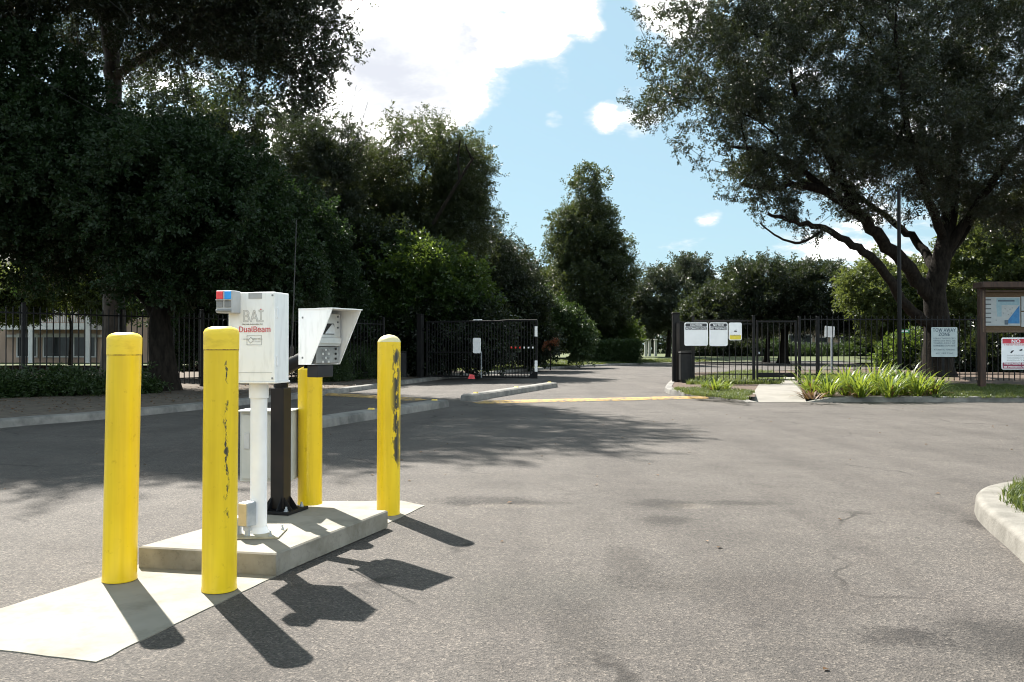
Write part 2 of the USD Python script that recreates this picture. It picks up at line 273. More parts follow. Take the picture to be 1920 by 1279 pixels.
def setdata(prim, label=None, cat=None, group=None, kind=None):
    for k, v in (("label", label), ("category", cat), ("group", group), ("kind", kind)):
        if v:
            prim.SetCustomDataByKey(k, v)


def thing(name, label, cat, loc=(0, 0, 0), group=None, kind=None):
    path = "/World/" + numbered("/World/" + name).rsplit("/", 1)[1]
    x = UsdGeom.Xform.Define(stage, path); x.AddTranslateOp().Set(tuple(map(float, loc)))
    setdata(x.GetPrim(), label, cat, group, kind); LOC[path] = np.array(loc, float)
    return path


class MB:
    """Collects shapes into one mesh."""
    def __init__(self): self.v, self.f, self.n = [], [], 0

    def add(self, v, f):
        v, f = np.asarray(v, float), np.asarray(f, int)
        if f.shape[1] == 4: f = np.vstack([f[:, [0, 1, 2]], f[:, [0, 2, 3]]])
        self.v.append(v); self.f.append(f + self.n); self.n += len(v); return self

    def mesh(self, m): return self.add(m.vertices, m.faces)

    def box(self, c, size, rz=0.0, ch=0.0, axes=None):
        a, b, h = np.asarray(size, float) / 2
        s = np.array([(x, y, z) for x in (-1, 1) for y in (-1, 1) for z in (-1, 1)], float)
        if ch:
            p = np.vstack([s * (a, b - ch, h - ch), s * (a - ch, b, h - ch), s * (a - ch, b - ch, h)])
            m = trimesh.convex.convex_hull(p); v, f = np.array(m.vertices), np.array(m.faces)
        else:
            v = s * (a, b, h); f = np.array([[0, 1, 3, 2], [4, 6, 7, 5], [0, 4, 5, 1], [2, 3, 7, 6], [0, 2, 6, 4], [1, 5, 7, 3]])
        if axes is not None: v = v @ np.asarray(axes, float)
        elif rz:
            co, si = math.cos(rz), math.sin(rz); v = v @ np.array([[co, si, 0], [-si, co, 0], [0, 0, 1]])
        return self.add(v + np.asarray(c, float), f)

    def tube(self, pts, r, n=8, cap=True):
        p = np.asarray(pts, float); r = np.broadcast_to(r, (len(p),))
        t = np.gradient(p, axis=0); t /= np.linalg.norm(t, axis=1, keepdims=True) + 1e-12
        ref = np.array([0, 0, 1.0]) if abs(t[0][2]) < .9 else np.array([1.0, 0, 0])
        a = np.cross(t, ref); a /= np.linalg.norm(a, axis=1, keepdims=True) + 1e-12; b = np.cross(t, a)
        an = np.arange(n) * 2 * np.pi / n
        v = p[:, None] + r[:, None, None] * (np.cos(an)[None, :, None] * a[:, None] + np.sin(an)[None, :, None] * b[:, None])
        i, j = np.meshgrid(np.arange(len(p) - 1), np.arange(n), indexing="ij")
        q = np.stack([i * n + j, i * n + (j + 1) % n, (i + 1) * n + (j + 1) % n, (i + 1) * n + j], -1).reshape(-1, 4)
        self.add(v.reshape(-1, 3), q[:, ::-1])
        if cap:
            for e, w in ((0, 1), (len(p) - 1, -1)):
                ring = v[e]; k = np.arange(1, n - 1); f = np.stack([0 * k, k, k + 1], 1)
                self.add(ring, f if w == 1 else f[:, ::-1])
        return self

    def lathe(self, c, prof, n=40, lean=(0, 0)):
        prof = np.asarray(prof, float); an = np.arange(n) * 2 * np.pi / n
        v = np.stack([prof[:, 0][:, None] * np.cos(an), prof[:, 0][:, None] * np.sin(an), np.broadcast_to(prof[:, 1][:, None], (len(prof), n))], -1)
        v[..., 0] += lean[0] * v[..., 2]; v[..., 1] += lean[1] * v[..., 2]
        i, j = np.meshgrid(np.arange(len(prof) - 1), np.arange(n), indexing="ij")
        q = np.stack([i * n + j, i * n + (j + 1) % n, (i + 1) * n + (j + 1) % n, (i + 1) * n + j], -1).reshape(-1, 4)
        return self.add(v.reshape(-1, 3) + np.asarray(c, float), q)

    def prism(self, poly, z0, z1, ch=0.0):
        from shapely.geometry import Polygon
        pg = Polygon(poly)
        if ch:
            m = trimesh.creation.extrude_polygon(pg, z1 - z0 - ch, engine="earcut"); m.apply_translation((0, 0, z0)); self.mesh(m)
            inn = np.array(pg.buffer(-ch, join_style=2).exterior.coords)[:-1]; out = np.array(pg.exterior.coords)[:-1]
            if len(inn) == len(out):
                m = trimesh.convex.convex_hull(np.vstack([np.c_[out, np.full(len(out), z1 - ch - 1e-4)], np.c_[inn, np.full(len(inn), z1)]])); self.mesh(m)
            return self
        m = trimesh.creation.extrude_polygon(pg, z1 - z0, engine="earcut"); m.apply_translation((0, 0, z0)); return self.mesh(m)

    def hull(self, pts): m = trimesh.convex.convex_hull(np.asarray(pts, float)); return self.add(m.vertices, m.faces)

    def get(self): return np.vstack(self.v), np.vstack(self.f)


def part(parent, name, mb, mat, label=None, smooth=False, kind=None):
    base = f"{parent}/{name}"; path = parent + "/" + numbered(base).rsplit("/", 1)[1]
    v, f = mb.get() if isinstance(mb, MB) else (mb if isinstance(mb, tuple) else (np.array(mb.vertices), np.array(mb.faces)))
    top = "/".join(path.split("/")[:3]); off = LOC.get(top, np.zeros(3))
    m = usdkit.mesh(stage, path, (v - off, f), M[mat] if isinstance(mat, str) else mat, smooth=smooth)
    setdata(m.GetPrim(), label, None, None, kind); return path


def single(name, mb, mat, label=None, cat=None, group=None, kind=None, smooth=False):
    path = "/World/" + numbered("/World/" + name).rsplit("/", 1)[1]
    v, f = mb.get() if isinstance(mb, MB) else mb
    m = usdkit.mesh(stage, path, (v, f), M[mat] if isinstance(mat, str) else mat, smooth=smooth)
    setdata(m.GetPrim(), label, cat, group, kind); return path


def copy_of(src, name, label, cat, loc, rz=0.0, group=None, scale=1.0):
    path = "/World/" + numbered("/World/" + name).rsplit("/", 1)[1]
    x = UsdGeom.Xform.Define(stage, path)
    x.GetPrim().GetReferences().AddInternalReference(Sdf.Path(src))
    x.ClearXformOpOrder(); x.GetPrim().CreateAttribute("xformOp:translate", Sdf.ValueTypeNames.Double3).Set(Gf.Vec3d(*map(float, loc)))
    x.GetPrim().CreateAttribute("xformOp:rotateZ", Sdf.ValueTypeNames.Float).Set(math.degrees(rz))
    x.GetPrim().CreateAttribute("xformOp:scale", Sdf.ValueTypeNames.Float3).Set(Gf.Vec3f(scale, scale, scale))
    x.GetPrim().CreateAttribute("xformOpOrder", Sdf.ValueTypeNames.TokenArray, False, Sdf.VariabilityUniform).Set(["xformOp:translate", "xformOp:rotateZ", "xformOp:scale"])
    x.GetPrim().SetInstanceable(True); setdata(x.GetPrim(), label, cat, group); return path


def lettering(parent, text, height, origin, right, up, mat, width=None, bold=False, depth=0.0015, name="lettering", center=False):
    m = meshkit.text_mesh(text, height, depth, bold)
    v = np.array(m.vertices)
    w0 = v[:, 0].max() - v[:, 0].min(); v[:, 0] -= v[:, 0].min()
    if width: v[:, 0] *= width / w0; w0 = width
    if center: v[:, 0] -= w0 / 2
    right, up = np.asarray(right, float), np.asarray(up, float); nrm = np.cross(right, up)
    return part(parent, name, (np.asarray(origin) + v[:, [0]] * right + v[:, [1]] * up + v[:, [2]] * nrm, np.array(m.faces)), mat)


def plate(c, w, h, t, right, up, r=0.0):
    """A rounded board centred at c."""
    from shapely.geometry import box
    pg = box(-w / 2, -h / 2, w / 2, h / 2)
    if r: pg = pg.buffer(-r).buffer(r, quad_segs=4)
    m = trimesh.creation.extrude_polygon(pg, t, engine="earcut"); v = np.array(m.vertices)
    right, up = np.asarray(right, float), np.asarray(up, float); nrm = np.cross(right, up)
    return MB().add(np.asarray(c) + v[:, [0]] * right + v[:, [1]] * up + (v[:, [2]] - t / 2) * nrm, m.faces)


X1, Z1 = np.array([1.0, 0, 0]), np.array([0, 0, 1.0])

# ------------------------------------------------------------------ ground, road, verges, kerbs
R = np.random.default_rng(7)


def sheet(poly, z, step=None):
    from shapely.geometry import Polygon
    v, f = trimesh.creation.triangulate_polygon(Polygon(poly), engine="earcut")
    return np.c_[v, np.full(len(v), z)], f


single("ground", sheet([(-500, -80), (500, -80), (500, 900), (-500, 900)], -0.02), "lawn", kind="structure")
single("road", sheet([(-70, -40), (70, -40), (70, 100), (-70, 100)], 0.0), "asphalt", kind="structure")

KH = 0.13


def smooth_line(pts, n=6):
    p = np.asarray(pts, float); out = []
    for i in range(len(p) - 1):
        p0, p1, p2, p3 = p[max(i - 1, 0)], p[i], p[i + 1], p[min(i + 2, len(p) - 1)]
        for k in range(n):
            t = k / n
            out.append(.5 * (2 * p1 + (p2 - p0) * t + (2 * p0 - 5 * p1 + 4 * p2 - p3) * t * t + (3 * p1 - p0 - 3 * p2 + p3) * t ** 3))
    out.append(p[-1]); return np.array(out)


def kerb(line, width, mat, h=KH, side=1, taper=(False, False), seed=0):
    """A cast kerb along a line of ground points (its road edge); the body lies on the left (side=1) of the direction of travel."""
    p = np.asarray(line, float)[:, :2]; t = np.gradient(p, axis=0); t /= np.linalg.norm(t, axis=1, keepdims=True)
    nrm = np.stack([-t[:, 1], t[:, 0]], 1) * side
    s = np.r_[0, np.cumsum(np.linalg.norm(np.diff(p, axis=0), axis=1))]
    hh = np.full(len(p), h)
    if taper[0]: hh *= np.clip(s / .7, .08, 1)
    if taper[1]: hh *= np.clip((s[-1] - s) / .7, .08, 1)
    wob = (meshkit.noise(np.c_[p * 1.7, np.full(len(p), seed + .5)]) - .5) * .02
    prof = [(0.0, -.02), (0.012, .75), (.03, .93), (.06, 1.0), (width, 1.0), (width, -.02)]
    v = np.stack([np.c_[p + nrm * (o + (wob[:, None] if o < .1 else 0)), (hh * z if z > 0 else np.full(len(p), z))] for o, z in prof], 1)
    n, k = len(p), len(prof)
    i, j = np.meshgrid(np.arange(n - 1), np.arange(k - 1), indexing="ij")
    q = np.stack([i * k + j, i * k + j + 1, (i + 1) * k + j + 1, (i + 1) * k + j], -1).reshape(-1, 4)
    if side == 1: q = q[:, ::-1]
    m = MB().add(v.reshape(-1, 3), q)
    m.add(v[0], [[0, 1, 2, 3], [0, 3, 4, 5]]); m.add(v[-1], [[3, 2, 1, 0], [5, 4, 3, 0]])
    inner = p + nrm * (width - .005)
    return m, inner


def verge(name, inner, rest, mat, z, step=0.0):
    poly = [tuple(a) for a in inner] + [tuple(a) for a in rest]
    v, f = sheet(poly, z)
    return single(name, (v, f), mat, kind="structure")


# left side of the drive
left_px = [(0, 803), (190, 787), (380, 768), (600, 743), (780, 718), (880, 706), (1010, 694), (1130, 686.5), (1250, 683)]
left_line = [(-16, -14), (-10.6, 4), (-8.9, 9)] + [tuple(G(*p)[:2]) for p in left_px] + [(28, 73), (55, 76.5), (68, 78)]
left_line = smooth_line(left_line)
km, inner = kerb(left_line, .22, "dark_kerb_concrete", side=1, seed=1)
single("kerb", km, "dark_kerb_concrete", kind="structure", smooth=40)
split = int(np.argmin(np.abs(inner[:, 1] - 39)))
verge("verge", inner[:split + 1], [(-20, 39), (-60, 39), (-60, -14)], "dirt", KH - .012)
li = inner[split:]; lt_ = np.gradient(li, axis=0); lt_ /= np.linalg.norm(lt_, axis=1, keepdims=True); ln_ = np.stack([-lt_[:, 1], lt_[:, 0]], 1)
bank, BK = MB(), [(0, KH - .012), (.8, .14), (2.5, .21), (4.5, .31), (7.5, .42)]
v = np.stack([np.c_[li + ln_ * o, np.full(len(li), z) + (meshkit.noise(np.c_[li * .7 + o, np.zeros(len(li))]) - .5) * .08 * (o > 0)] for o, z in BK], 1); n0, k0 = v.shape[:2]
i_, j_ = np.meshgrid(np.arange(n0 - 1), np.arange(k0 - 1), indexing="ij")
bank.add(v.reshape(-1, 3), np.stack([i_ * k0 + j_, (i_ + 1) * k0 + j_, (i_ + 1) * k0 + j_ + 1, i_ * k0 + j_ + 1], -1).reshape(-1, 4))
single("lawn", bank, "lawn", kind="structure", smooth=True)
verge("lawn", li + ln_ * 7.4, [(68, 140), (-60, 140), (-60, 39), (-20, 39)], "lawn", .405)
# right-hand island with the fence: left of the walk, right of the walk
isl = smooth_line([(30, 46), (17, 44), (9.5, 39), tuple(G(1290, 704)[:2]), tuple(G(1262, 717)[:2]), tuple(G(1249, 728)[:2]), tuple(G(1250, 737)[:2]), tuple(G(1290, 744.5)[:2]), tuple(G(1335, 748)[:2]), tuple(G(1402, 754.5)[:2])])
km, inner = kerb(isl, .2, "dark_kerb_concrete", side=1, taper=(False, True), seed=2)
single("kerb", km, "dark_kerb_concrete", kind="structure", smooth=40)
wl0, wl1, wr0, wr1 = G(1408, 754.5)[:2], G(1419, 727, .12)[:2], G(1512, 754.5)[:2], G(1496, 727, .12)[:2]
wl2, wr2 = wl1 + (wl1 - wl0) * 2.2, wr1 + (wl1 - wl0) * 2.2
verge("flower_bed", inner, [tuple(wl0), tuple(wl1), tuple(wl2), (17, 43.8)], "mulch", KH - .014)
isr = smooth_line([tuple(wr0), tuple(G(1560, 754.5)[:2]), tuple(G(1920, 754.5)[:2]), (20, 18.95), (45, 19)])
km, inner = kerb(isr, .2, "dark_kerb_concrete", side=1, taper=(True, False), seed=3)
single("kerb", km, "dark_kerb_concrete", kind="structure", smooth=40)
verge("flower_bed", inner, [(45, 46), (30, 45.9), (17, 43.8), tuple(wl2), tuple(wr2), tuple(wr1)], "mulch", KH - .018)
wk = MB()
a0, a1, a2, b0, b1, b2 = [np.r_[q, z] for q, z in ((wl0, .006), (wl0 + (wl1 - wl0) * .3, .125), (wl2, .127), (wr0, .006), (wr0 + (wr1 - wr0) * .3, .125), (wr2, .127))]
lo = lambda q: np.r_[q[:2], -.01]
wk.add([a0, a1, a2, b0, b1, b2, lo(a0), lo(a1), lo(a2), lo(b0), lo(b1), lo(b2)],
       [[0, 3, 4, 1], [1, 4, 5, 2], [0, 1, 7, 6], [1, 2, 8, 7], [4, 3, 9, 10], [5, 4, 10, 11], [3, 0, 6, 9], [2, 5, 11, 8]])
single("walkway", wk, "walk_concrete", kind="structure")
# near island, lower right
near = smooth_line([(1.3, .2), (2.15, 2.9), (2.82, 4.69), (3.155, 5.70), (3.32, 6.12), (3.53, 6.5), (3.82, 6.82), (4.28, 7.1), (5.2, 7.5), (8, 8.2), (14, 8.8)])
km, inner_near = kerb(near, .22, "kerb_concrete", side=-1, seed=4, h=.125)
single("kerb", km, "kerb_concrete", kind="structure", smooth=40)
verge("lawn", inner_near, [(14, .2)], "lawn", .108)
# far lawn on the other side of the bend
verge("lawn", smooth_line([(26, 62), (40, 64), (69, 66)]), [(69, 75), (40, 73), (27, 70)], "lawn", KH - .02)

# low kerb dividers between the lanes
for (p0, p1, lab) in (((520, 817), (842, 763), "long dark concrete lane divider nearer the yellow posts"), ((889, 752), (1046, 726), "short dark concrete lane divider in front of the open gate")):
    a, b = G(*p0), G(*p1); d = (b - a)[:2]; L = np.linalg.norm(d); d /= L; n = np.array([-d[1], d[0]])
    t = thing("lane_divider", lab, "kerb divider", a, group=None)
    m = MB(); W, h = .34, .15
    pts = []
    for s_, e in ((0.0, 0), (L, 0)):
        for o in (0, W): pts.append(np.r_[a[:2] + d * s_ + n * o, -.01])
    for s_ in (.10, L - .10):
        for o in (.05, W - .05): pts.append(np.r_[a[:2] + d * s_ + n * o, h])
    for s_ in (.02, L - .02):
        for o in (.012, W - .012): pts.append(np.r_[a[:2] + d * s_ + n * o, h - .03])
    part(t, "divider_body", m.hull(pts), "dark_kerb_concrete")
    ux = np.r_[d, 0]; uy = np.r_[n, 0]
    marks = (.55, L * .5, L - .35) if L > 6 else (.25, L * .42)
    for i, s_ in enumerate(marks):
        c = np.r_[a[:2] + d * s_ + n * W / 2, h + .012]
        part(t, "marker_stud", MB().hull([c + ux * x + uy * y + Z1 * z for x, y, z in [(-.05, -.05, -.014), (.05, -.05, -.014), (-.05, .05, -.014), (.05, .05, -.014), (-.02, -.045, .014), (.02, -.045, .014), (-.02, .045, .014), (.02, .045, .014)]]), "stud_yellow")


def hump(p0, p1, w, h, lab):
    a, b = G(*p0), G(*p1); d = (b - a)[:2]; L = np.linalg.norm(d); d /= L; n = np.array([-d[1], d[0]])
    k, m = 9, 24
    s = np.linspace(0, L, m); o = np.linspace(-w / 2, w / 2, k)
    v = np.array([[*(a[:2] + d * si + n * (oi + (meshkit.noise([si * 1.3, oi, 3.0]) - .5) * .1)), .005 + h * math.cos(math.pi * oi / w) ** 1 * min(1, min(si, L - si) / .2 + .05)] for si in s for oi in o])
    i, j = np.meshgrid(np.arange(m - 1), np.arange(k - 1), indexing="ij")
    q = np.stack([i * k + j, (i + 1) * k + j, (i + 1) * k + j + 1, i * k + j + 1], -1).reshape(-1, 4)
    return single("speed_hump", MB().add(v, q), "worn_yellow", lab, "speed hump", smooth=True)


hump((890, 756), (1338, 746), .50, .05, "worn yellow speed hump across the right lane in sunlight")
hump((600, 739.5), (790, 751), .5, .05, "worn yellow speed hump across the left lane in tree shade")

# ------------------------------------------------------------------ concrete pad, island slab, bollards
pad = [G(180, 1243), G(505, 1087), G(797, 949), G(752, 940), G(590, 941), (-2.02, 5.3, 0), G(255, 1062), G(192, 1083), G(0, 1143), G(-60, 1164), G(-50, 1214), G(60, 1228)]
pq = np.array([p[:2] for p in pad]); pr_ = np.random.default_rng(15); pe = []
for i in range(len(pq)):
    a, b = pq[i], pq[(i + 1) % len(pq)]; k = max(1, int(np.linalg.norm(b - a) / .07)); nn = np.array([-(b - a)[1], (b - a)[0]]); nn /= np.linalg.norm(nn)
    for j in range(k): pe.append(tuple(a + (b - a) * j / k + (nn * pr_.normal(0, .0022) * (1 + 2.0 * (pr_.random() < .06)) if j else 0)))
single("concrete_pad", MB().prism(pe, -.012, .005), "pad_concrete", kind="structure")
sl0, sl1 = G(260, 1066)[:2], G(517, 1081)[:2]
sr = G(727, 957, .12)[:2]; sb = sr + (sl0 - sl1) * np.array([.93, .2]) + np.array([0, .16])
t = thing("concrete_slab", "raised pale concrete slab carrying the white box and the posts", "slab", (*sl1, 0))
part(t, "slab_body", MB().prism([tuple(sl1), tuple(sr), tuple(sb), tuple(sl0)], .006, .12, ch=.008), "pad_concrete")

BR = .083
bollard_paint("yellow_clean"); bollard_paint("yellow_post3")


def bollard(px, py_base, z0, top, mat, lab, lean=(0, 0), gray_top=False, sleeve=True):
    c = G(px, py_base, z0); c = c + np.array([c[0] * BR * .9 / np.hypot(*c[:2]), BR * .9, 0])
    t = thing("bollard", lab, "bollard", c, group="yellow bollards round the slab")
    rr, h = BR, top
    part(t, "post_sleeve", MB().lathe(c, [(0.001, 0), (rr + .002, 0), (rr + .002, .012), (rr, .02), (rr, h - .115 if sleeve else h - .055)], 48, lean), mat, smooth=40)
    if sleeve:
        cap = [(rr, h - .116), (rr + .0018, h - .113), (rr + .0018, h - .045), (rr + .002, h - .03), (rr - .006, h - .016), (rr - .022, h - .007), (rr * .45, h - .001), (0.0005, h)]
    else:
        cap = [(rr, h - .056), (rr - .001, h - .05), (rr * .9, h - .035), (rr * .7, h - .018), (rr * .4, h - .005), (0.0005, h)]
    part(t, "cap", MB().lathe(c, cap, 48, lean), "yellow_cap" if not gray_top else "grey_cap", smooth=40)
    if sleeve: part(t, "joint_band", MB().lathe(c + Z1 * (h - .118), [(rr + .0002, 0), (rr + .0012, .0008), (rr + .0012, .0032), (rr + .0002, .004)], 48, lean) if False else MB().lathe(c, [(rr + .0004, h - .120), (rr + .0016, h - .119), (rr + .0016, h - .1155), (rr + .0004, h - .1145)], 48, lean), "joint_dirt")
    return c


def cap_mats():
    noisy("joint_dirt", (.16, .075, .012), (.66, .44, .02), 22, .6, lo=.4, hi=.6)
    for nm, c1, c2 in (("yellow_cap", (.62, .40, .02), (.80, .56, .03)), ("grey_cap", (.48, .40, .16), (.60, .53, .28))):
        noisy(nm, c1, c2, 9, .45, lo=.28, hi=.5, stretch=(1, 1, 2.5))


cap_mats()
c2 = G(410, 1112); c2 = c2 + np.array([-.02, BR * .9, 0])
c4 = G(728, 967); c4 = c4 + np.array([-.02, BR * .9, 0])
bollard_paint("yellow_scuffed", c2[0], c2[1], side=.063, thr=.66, wide=.03, zlo=.30, zhi=1.2, nsc=11.0)
bollard_paint("yellow_scraped", c4[0], c4[1], side=.078, thr=.575, wide=.05, zlo=.36, zhi=1.2, nsc=9.0)
bollard(223, 1094, .008, 1.275, "yellow_clean", "unmarked yellow bollard standing on the concrete pad left of the slab", lean=(.017, 0))
bollard(410.5, 1113, .008, 1.302, "yellow_scuffed", "yellow bollard nearest the camera, with thin black scuffs", lean=(.006, 0))
bollard(728, 967.5, .004, 1.295, "yellow_scraped", "yellow bollard with grey dome and broad black scrape behind the slab", lean=(.004, 0), gray_top=True, sleeve=False)

# ------------------------------------------------------------------ the white barcode reader box on its pipe
ang = math.atan2(-.183, .983)
u, w_, = np.array([math.cos(ang), math.sin(ang), 0]), np.array([-math.sin(ang), math.cos(ang), 0])   # along the front, and away from the camera
YB = 4.86
C = D(515, 653, YB) * [1, 1, 0]
bw, bd = .287, .185
zt, zb = D(515, 547, YB)[2], D(515, 716, YB)[2]
ctr = C - u * bw / 2 + w_ * bd / 2
pz = G(489, 1000, .12); pc = np.array([ctr[0], ctr[1], .12])
t = thing("barcode_reader", "white metal gate reader box on a white pipe", "gate reader", pc)
ax = [u, w_, Z1]
bx = part(t, "housing", MB().box(ctr + Z1 * (zt + zb) / 2, (bw, bd, zt - zb), axes=ax, ch=.004), "white_paint")
part(t, "lid_lip", MB().box(ctr + Z1 * (zb - .004), (bw + .012, bd + .012, .012), axes=ax, ch=.003), "white_paint")
part(t, "pipe", MB().lathe(pc, [(.048, .004), (.048, zb - .12 - .10), (.056, zb - .12 - .098), (.056, zb - .12 - .005)], 32), "white_pipe", smooth=40)
part(t, "pipe_flange", MB().lathe(pc, [(.068, .0), (.066, .012), (.056, .03), (.049, .045)], 32), "white_pipe", smooth=40)
part(t, "base_plate", MB().box(pc + Z1 * .006 + u * .0 - w_ * .02, (.30, .26, .01), axes=[u * .97 + w_ * .24, w_ * .97 - u * .24, Z1], ch=.002), "plate_metal")
for sx, sy in ((-.11, -.11), (.12, -.09), (-.12, .07), (.11, .08)):
    part(t, "anchor_bolt", MB().lathe(pc + u * sx + w_ * sy + Z1 * .011, [(.011, 0), (.011, .012), (.006, .013), (.006, .03), (.0005, .031)], 8), "galvanised")
for dx, zz in ((-bw + .014, zb + .02), (-.014, zb + .02), (-.014, zt - .02)): part(t, "screw", MB().box(C + u * dx - w_ * .001 + Z1 * zz, (.011, .004, .011), axes=ax, ch=.0015), "mid_grey")
part(t, "door_seam", MB().box(C - u * bw / 2 - w_ * .0006 + Z1 * (zb + .052), (bw - .03, .0014, .0022), axes=ax), "label_grey")
part(t, "side_hinge", MB().box(C + u * .003 + w_ * .03 + Z1 * (zb + .12), (.008, .014, .06), axes=ax, ch=.002), "white_pipe"); part(t, "side_hinge", MB().box(C + u * .003 + w_ * .03 + Z1 * (zt - .12), (.008, .014, .06), axes=ax, ch=.002), "white_pipe")
fc = C - u * bw / 2 - w_ * .001           # middle of the front, at z 0
zpx = lambda py: D(500, py, YB)[2]
xs = lambda px: -(D(515, 600, YB)[0] - D(px, 600, YB)[0]) / math.cos(ang)      # along the front from the right corner
at = lambda px, py: C + u * xs(px) * .965 + Z1 * zpx(py) - w_ * .0012
part(t, "label_strip", plate((at(463, 554) + at(487, 554)) / 2, .083, .036, .002, u, Z1), "label_grey")


def outline_text(text, h, mat, stroke):
    m = meshkit.text_mesh(text, h, .001, False)
    return m


def outlined(parent, text, height, origin, width, mat):
    """Hollow lettering: the outline of each letter as a thin raised line."""
    from shapely.geometry import Polygon
    from shapely.ops import unary_union
    m = meshkit.text_mesh(text, height, .001, False)
    sec = m.section(plane_origin=(0, 0, .0005), plane_normal=(0, 0, 1))
    p2, T = sec.to_2D() if hasattr(sec, "to_2D") else sec.to_planar()
    polys = p2.polygons_full
    shp = unary_union([p.boundary.buffer(.0011) for p in polys])
    mesh = trimesh.util.concatenate([trimesh.creation.extrude_polygon(g, .0012, engine="earcut") for g in getattr(shp, "geoms", [shp])])
    v = trimesh.transform_points(mesh.vertices, T); v[:, 2] -= v[:, 2].min(); v[:, 0] -= v[:, 0].min()
    v[:, 0] *= width / (v[:, 0].max() - v[:, 0].min())
    part(parent, "lettering", (np.asarray(origin) + v[:, [0]] * u + v[:, [1]] * Z1 - v[:, [2]] * w_, np.array(mesh.faces)), mat)


outlined(t, "BAI", .066, at(450, 603), .125, "grey_print")
part(t, "logo_dot", MB().box(at(486.5, 580), (.007, .002, .007), axes=ax), "red_print")
lettering(t, "Barcode Automation Inc", .0055, at(449, 608.5), u, Z1, "dark_print", width=.125)
lettering(t, "DualBeam", .032, at(442, 622.5), u, Z1, "red_print", width=.192)
card = MB()
cc = at(473, 638)
for dx, dz, wx, wz in ((0, .028, .09, .002), (0, -.026, .09, .002), (-.045, 0, .002, .054), (.045, 0, .002, .054), (.012, .012, .05, .0015), (.015, -.006, .05, .0015)):
    card.box(cc + u * dx + Z1 * dz, (wx, .0018, wz), axes=ax)
for k in range(4):
    a_ = math.pi / 4 + k * math.pi / 2
    card.box(cc - u * .022 + (u * math.cos(a_) + Z1 * math.sin(a_)) * .012, (.0018, .0018, .024), axes=[u * math.cos(a_) + Z1 * math.sin(a_), w_, Z1 * math.cos(a_) - u * math.sin(a_)])
part(t, "card_symbol", card, "grey_print")
lettering(t, "INSERT    CARD HERE", .004, at(450, 636.5), u, Z1, "grey_print", width=.12)
# the small grey lamp box with a red and a blue window on the housing's left corner
lw, ld, lh = .098, .10, .128
lc = C + u * (-bw + .03) - w_ * (ld / 2 + .003) + Z1 * (zpx(547.5) - lh / 2 + .006)
t2 = thing("signal_box", "small grey box with red and blue windows on the white housing", "signal box", lc - Z1 * lh / 2)
part(t2, "case", MB().box(lc, (lw, ld, lh), axes=ax, ch=.004), "light_grey")
for sx, mt in ((-.026, "red_plastic"), (.024, "blue_plastic")):
    part(t2, "window", MB().box(lc + u * sx + Z1 * .036 - w_ * (ld / 2 + .001), (.040, .008, .044), axes=ax, ch=.002), mt, "red window" if sx < 0 else "blue window")
    part(t2, "louvre", MB().box(lc + u * sx - Z1 * .014 - w_ * (ld / 2 + .001), (.040, .006, .036), axes=ax, ch=.002), "mid_grey")
    part(t2, "hood", MB().box(lc + u * sx + Z1 * .010 - w_ * (ld / 2 + .004), (.044, .012, .004), axes=ax), "light_grey")
part(t2, "lower_ledge", MB().box(lc - Z1 * .05 - w_ * (ld / 2 + .003), (.094, .012, .012), axes=ax, ch=.002), "mid_grey")

# junction box and conduit at the foot of the pipe
jc = pc - u * .015 - w_ * .105
t = thing("junction_box", "small tan faced metal junction box beside the white pipe's foot", "junction box", jc)
part(t, "box_body", MB().box(jc + Z1 * .135, (.07, .075, .135), axes=[u * .95 - w_ * .3, w_ * .95 + u * .3, Z1], ch=.004), "galvanised")
part(t, "cover", MB().box(jc + Z1 * .135 - (w_ * .95 + u * .3) * .039, (.062, .006, .125), axes=[u * .95 - w_ * .3, w_ * .95 + u * .3, Z1], ch=.002), "tan_box")
part(t, "conduit", MB().tube([jc + Z1 * .0, jc + Z1 * .07], .016, 12), "galvanised")
part(t, "conduit_nut", MB().lathe(jc + Z1 * .04, [(.016, 0), (.024, .0), (.024, .026), (.016, .026)], 6), "galvanised")
jc2 = jc - u * .085 + w_ * .03
t = thing("conduit_stub", "short galvanised pipe stub left of the tan junction box", "pipe", jc2)
part(t, "pipe", MB().lathe(jc2, [(.035, 0), (.035, .11), (.03, .112), (.0005, .112)], 20), "galvanised", smooth=40)

# black square post with gusseted plate, grey cabinet behind it, whip aerial
bc = G(525, 962, .12) + np.array([-.012, .06, 0])
t = thing("keypad_pedestal", "square black gooseneck post with base plate carrying the white hooded keypad", "keypad pedestal", bc)
ra = math.radians(-17); pu, pw = np.array([math.cos(ra), math.sin(ra), 0]), np.array([-math.sin(ra), math.cos(ra), 0]); pax = [pu, pw, Z1]
part(t, "post_tube", MB().box(bc + Z1 * .42, (.098, .098, .80), axes=pax, ch=.005), "bronze_metal")
part(t, "base_plate", MB().box(bc + Z1 * .011, (.27, .25, .02), axes=pax, ch=.003), "black_metal")
for d_, s_ in ((pu, 1), (pu, -1), (pw, 1), (pw, -1)):
    q = bc + d_ * s_ * .049 + Z1 * .021; o = np.cross(d_, Z1)
    for oo in (-.035, .035):
        part(t, "gusset", MB().hull([q + o * (oo + e) + p for e in (-.003, .003) for p in (np.zeros(3), d_ * s_ * .06, Z1 * .08)]), "black_metal")
for sx, sy in ((-.1, -.095), (.1, -.095), (.1, .095), (-.1, .095)):
    part(t, "anchor_bolt", MB().lathe(bc + pu * sx + pw * sy + Z1 * .021, [(.016, 0), (.016, .003), (.011, .004), (.011, .016), (.007, .017), (.007, .03), (.0005, .031)], 8), "galvanised")
YC = bc[1] + .10
ct, cb = D(470, 772, YC)[2], D(470, 904, YC)[2]
cx0, cx1 = D(449, 700, YC)[0], D(546, 700, YC)[0]
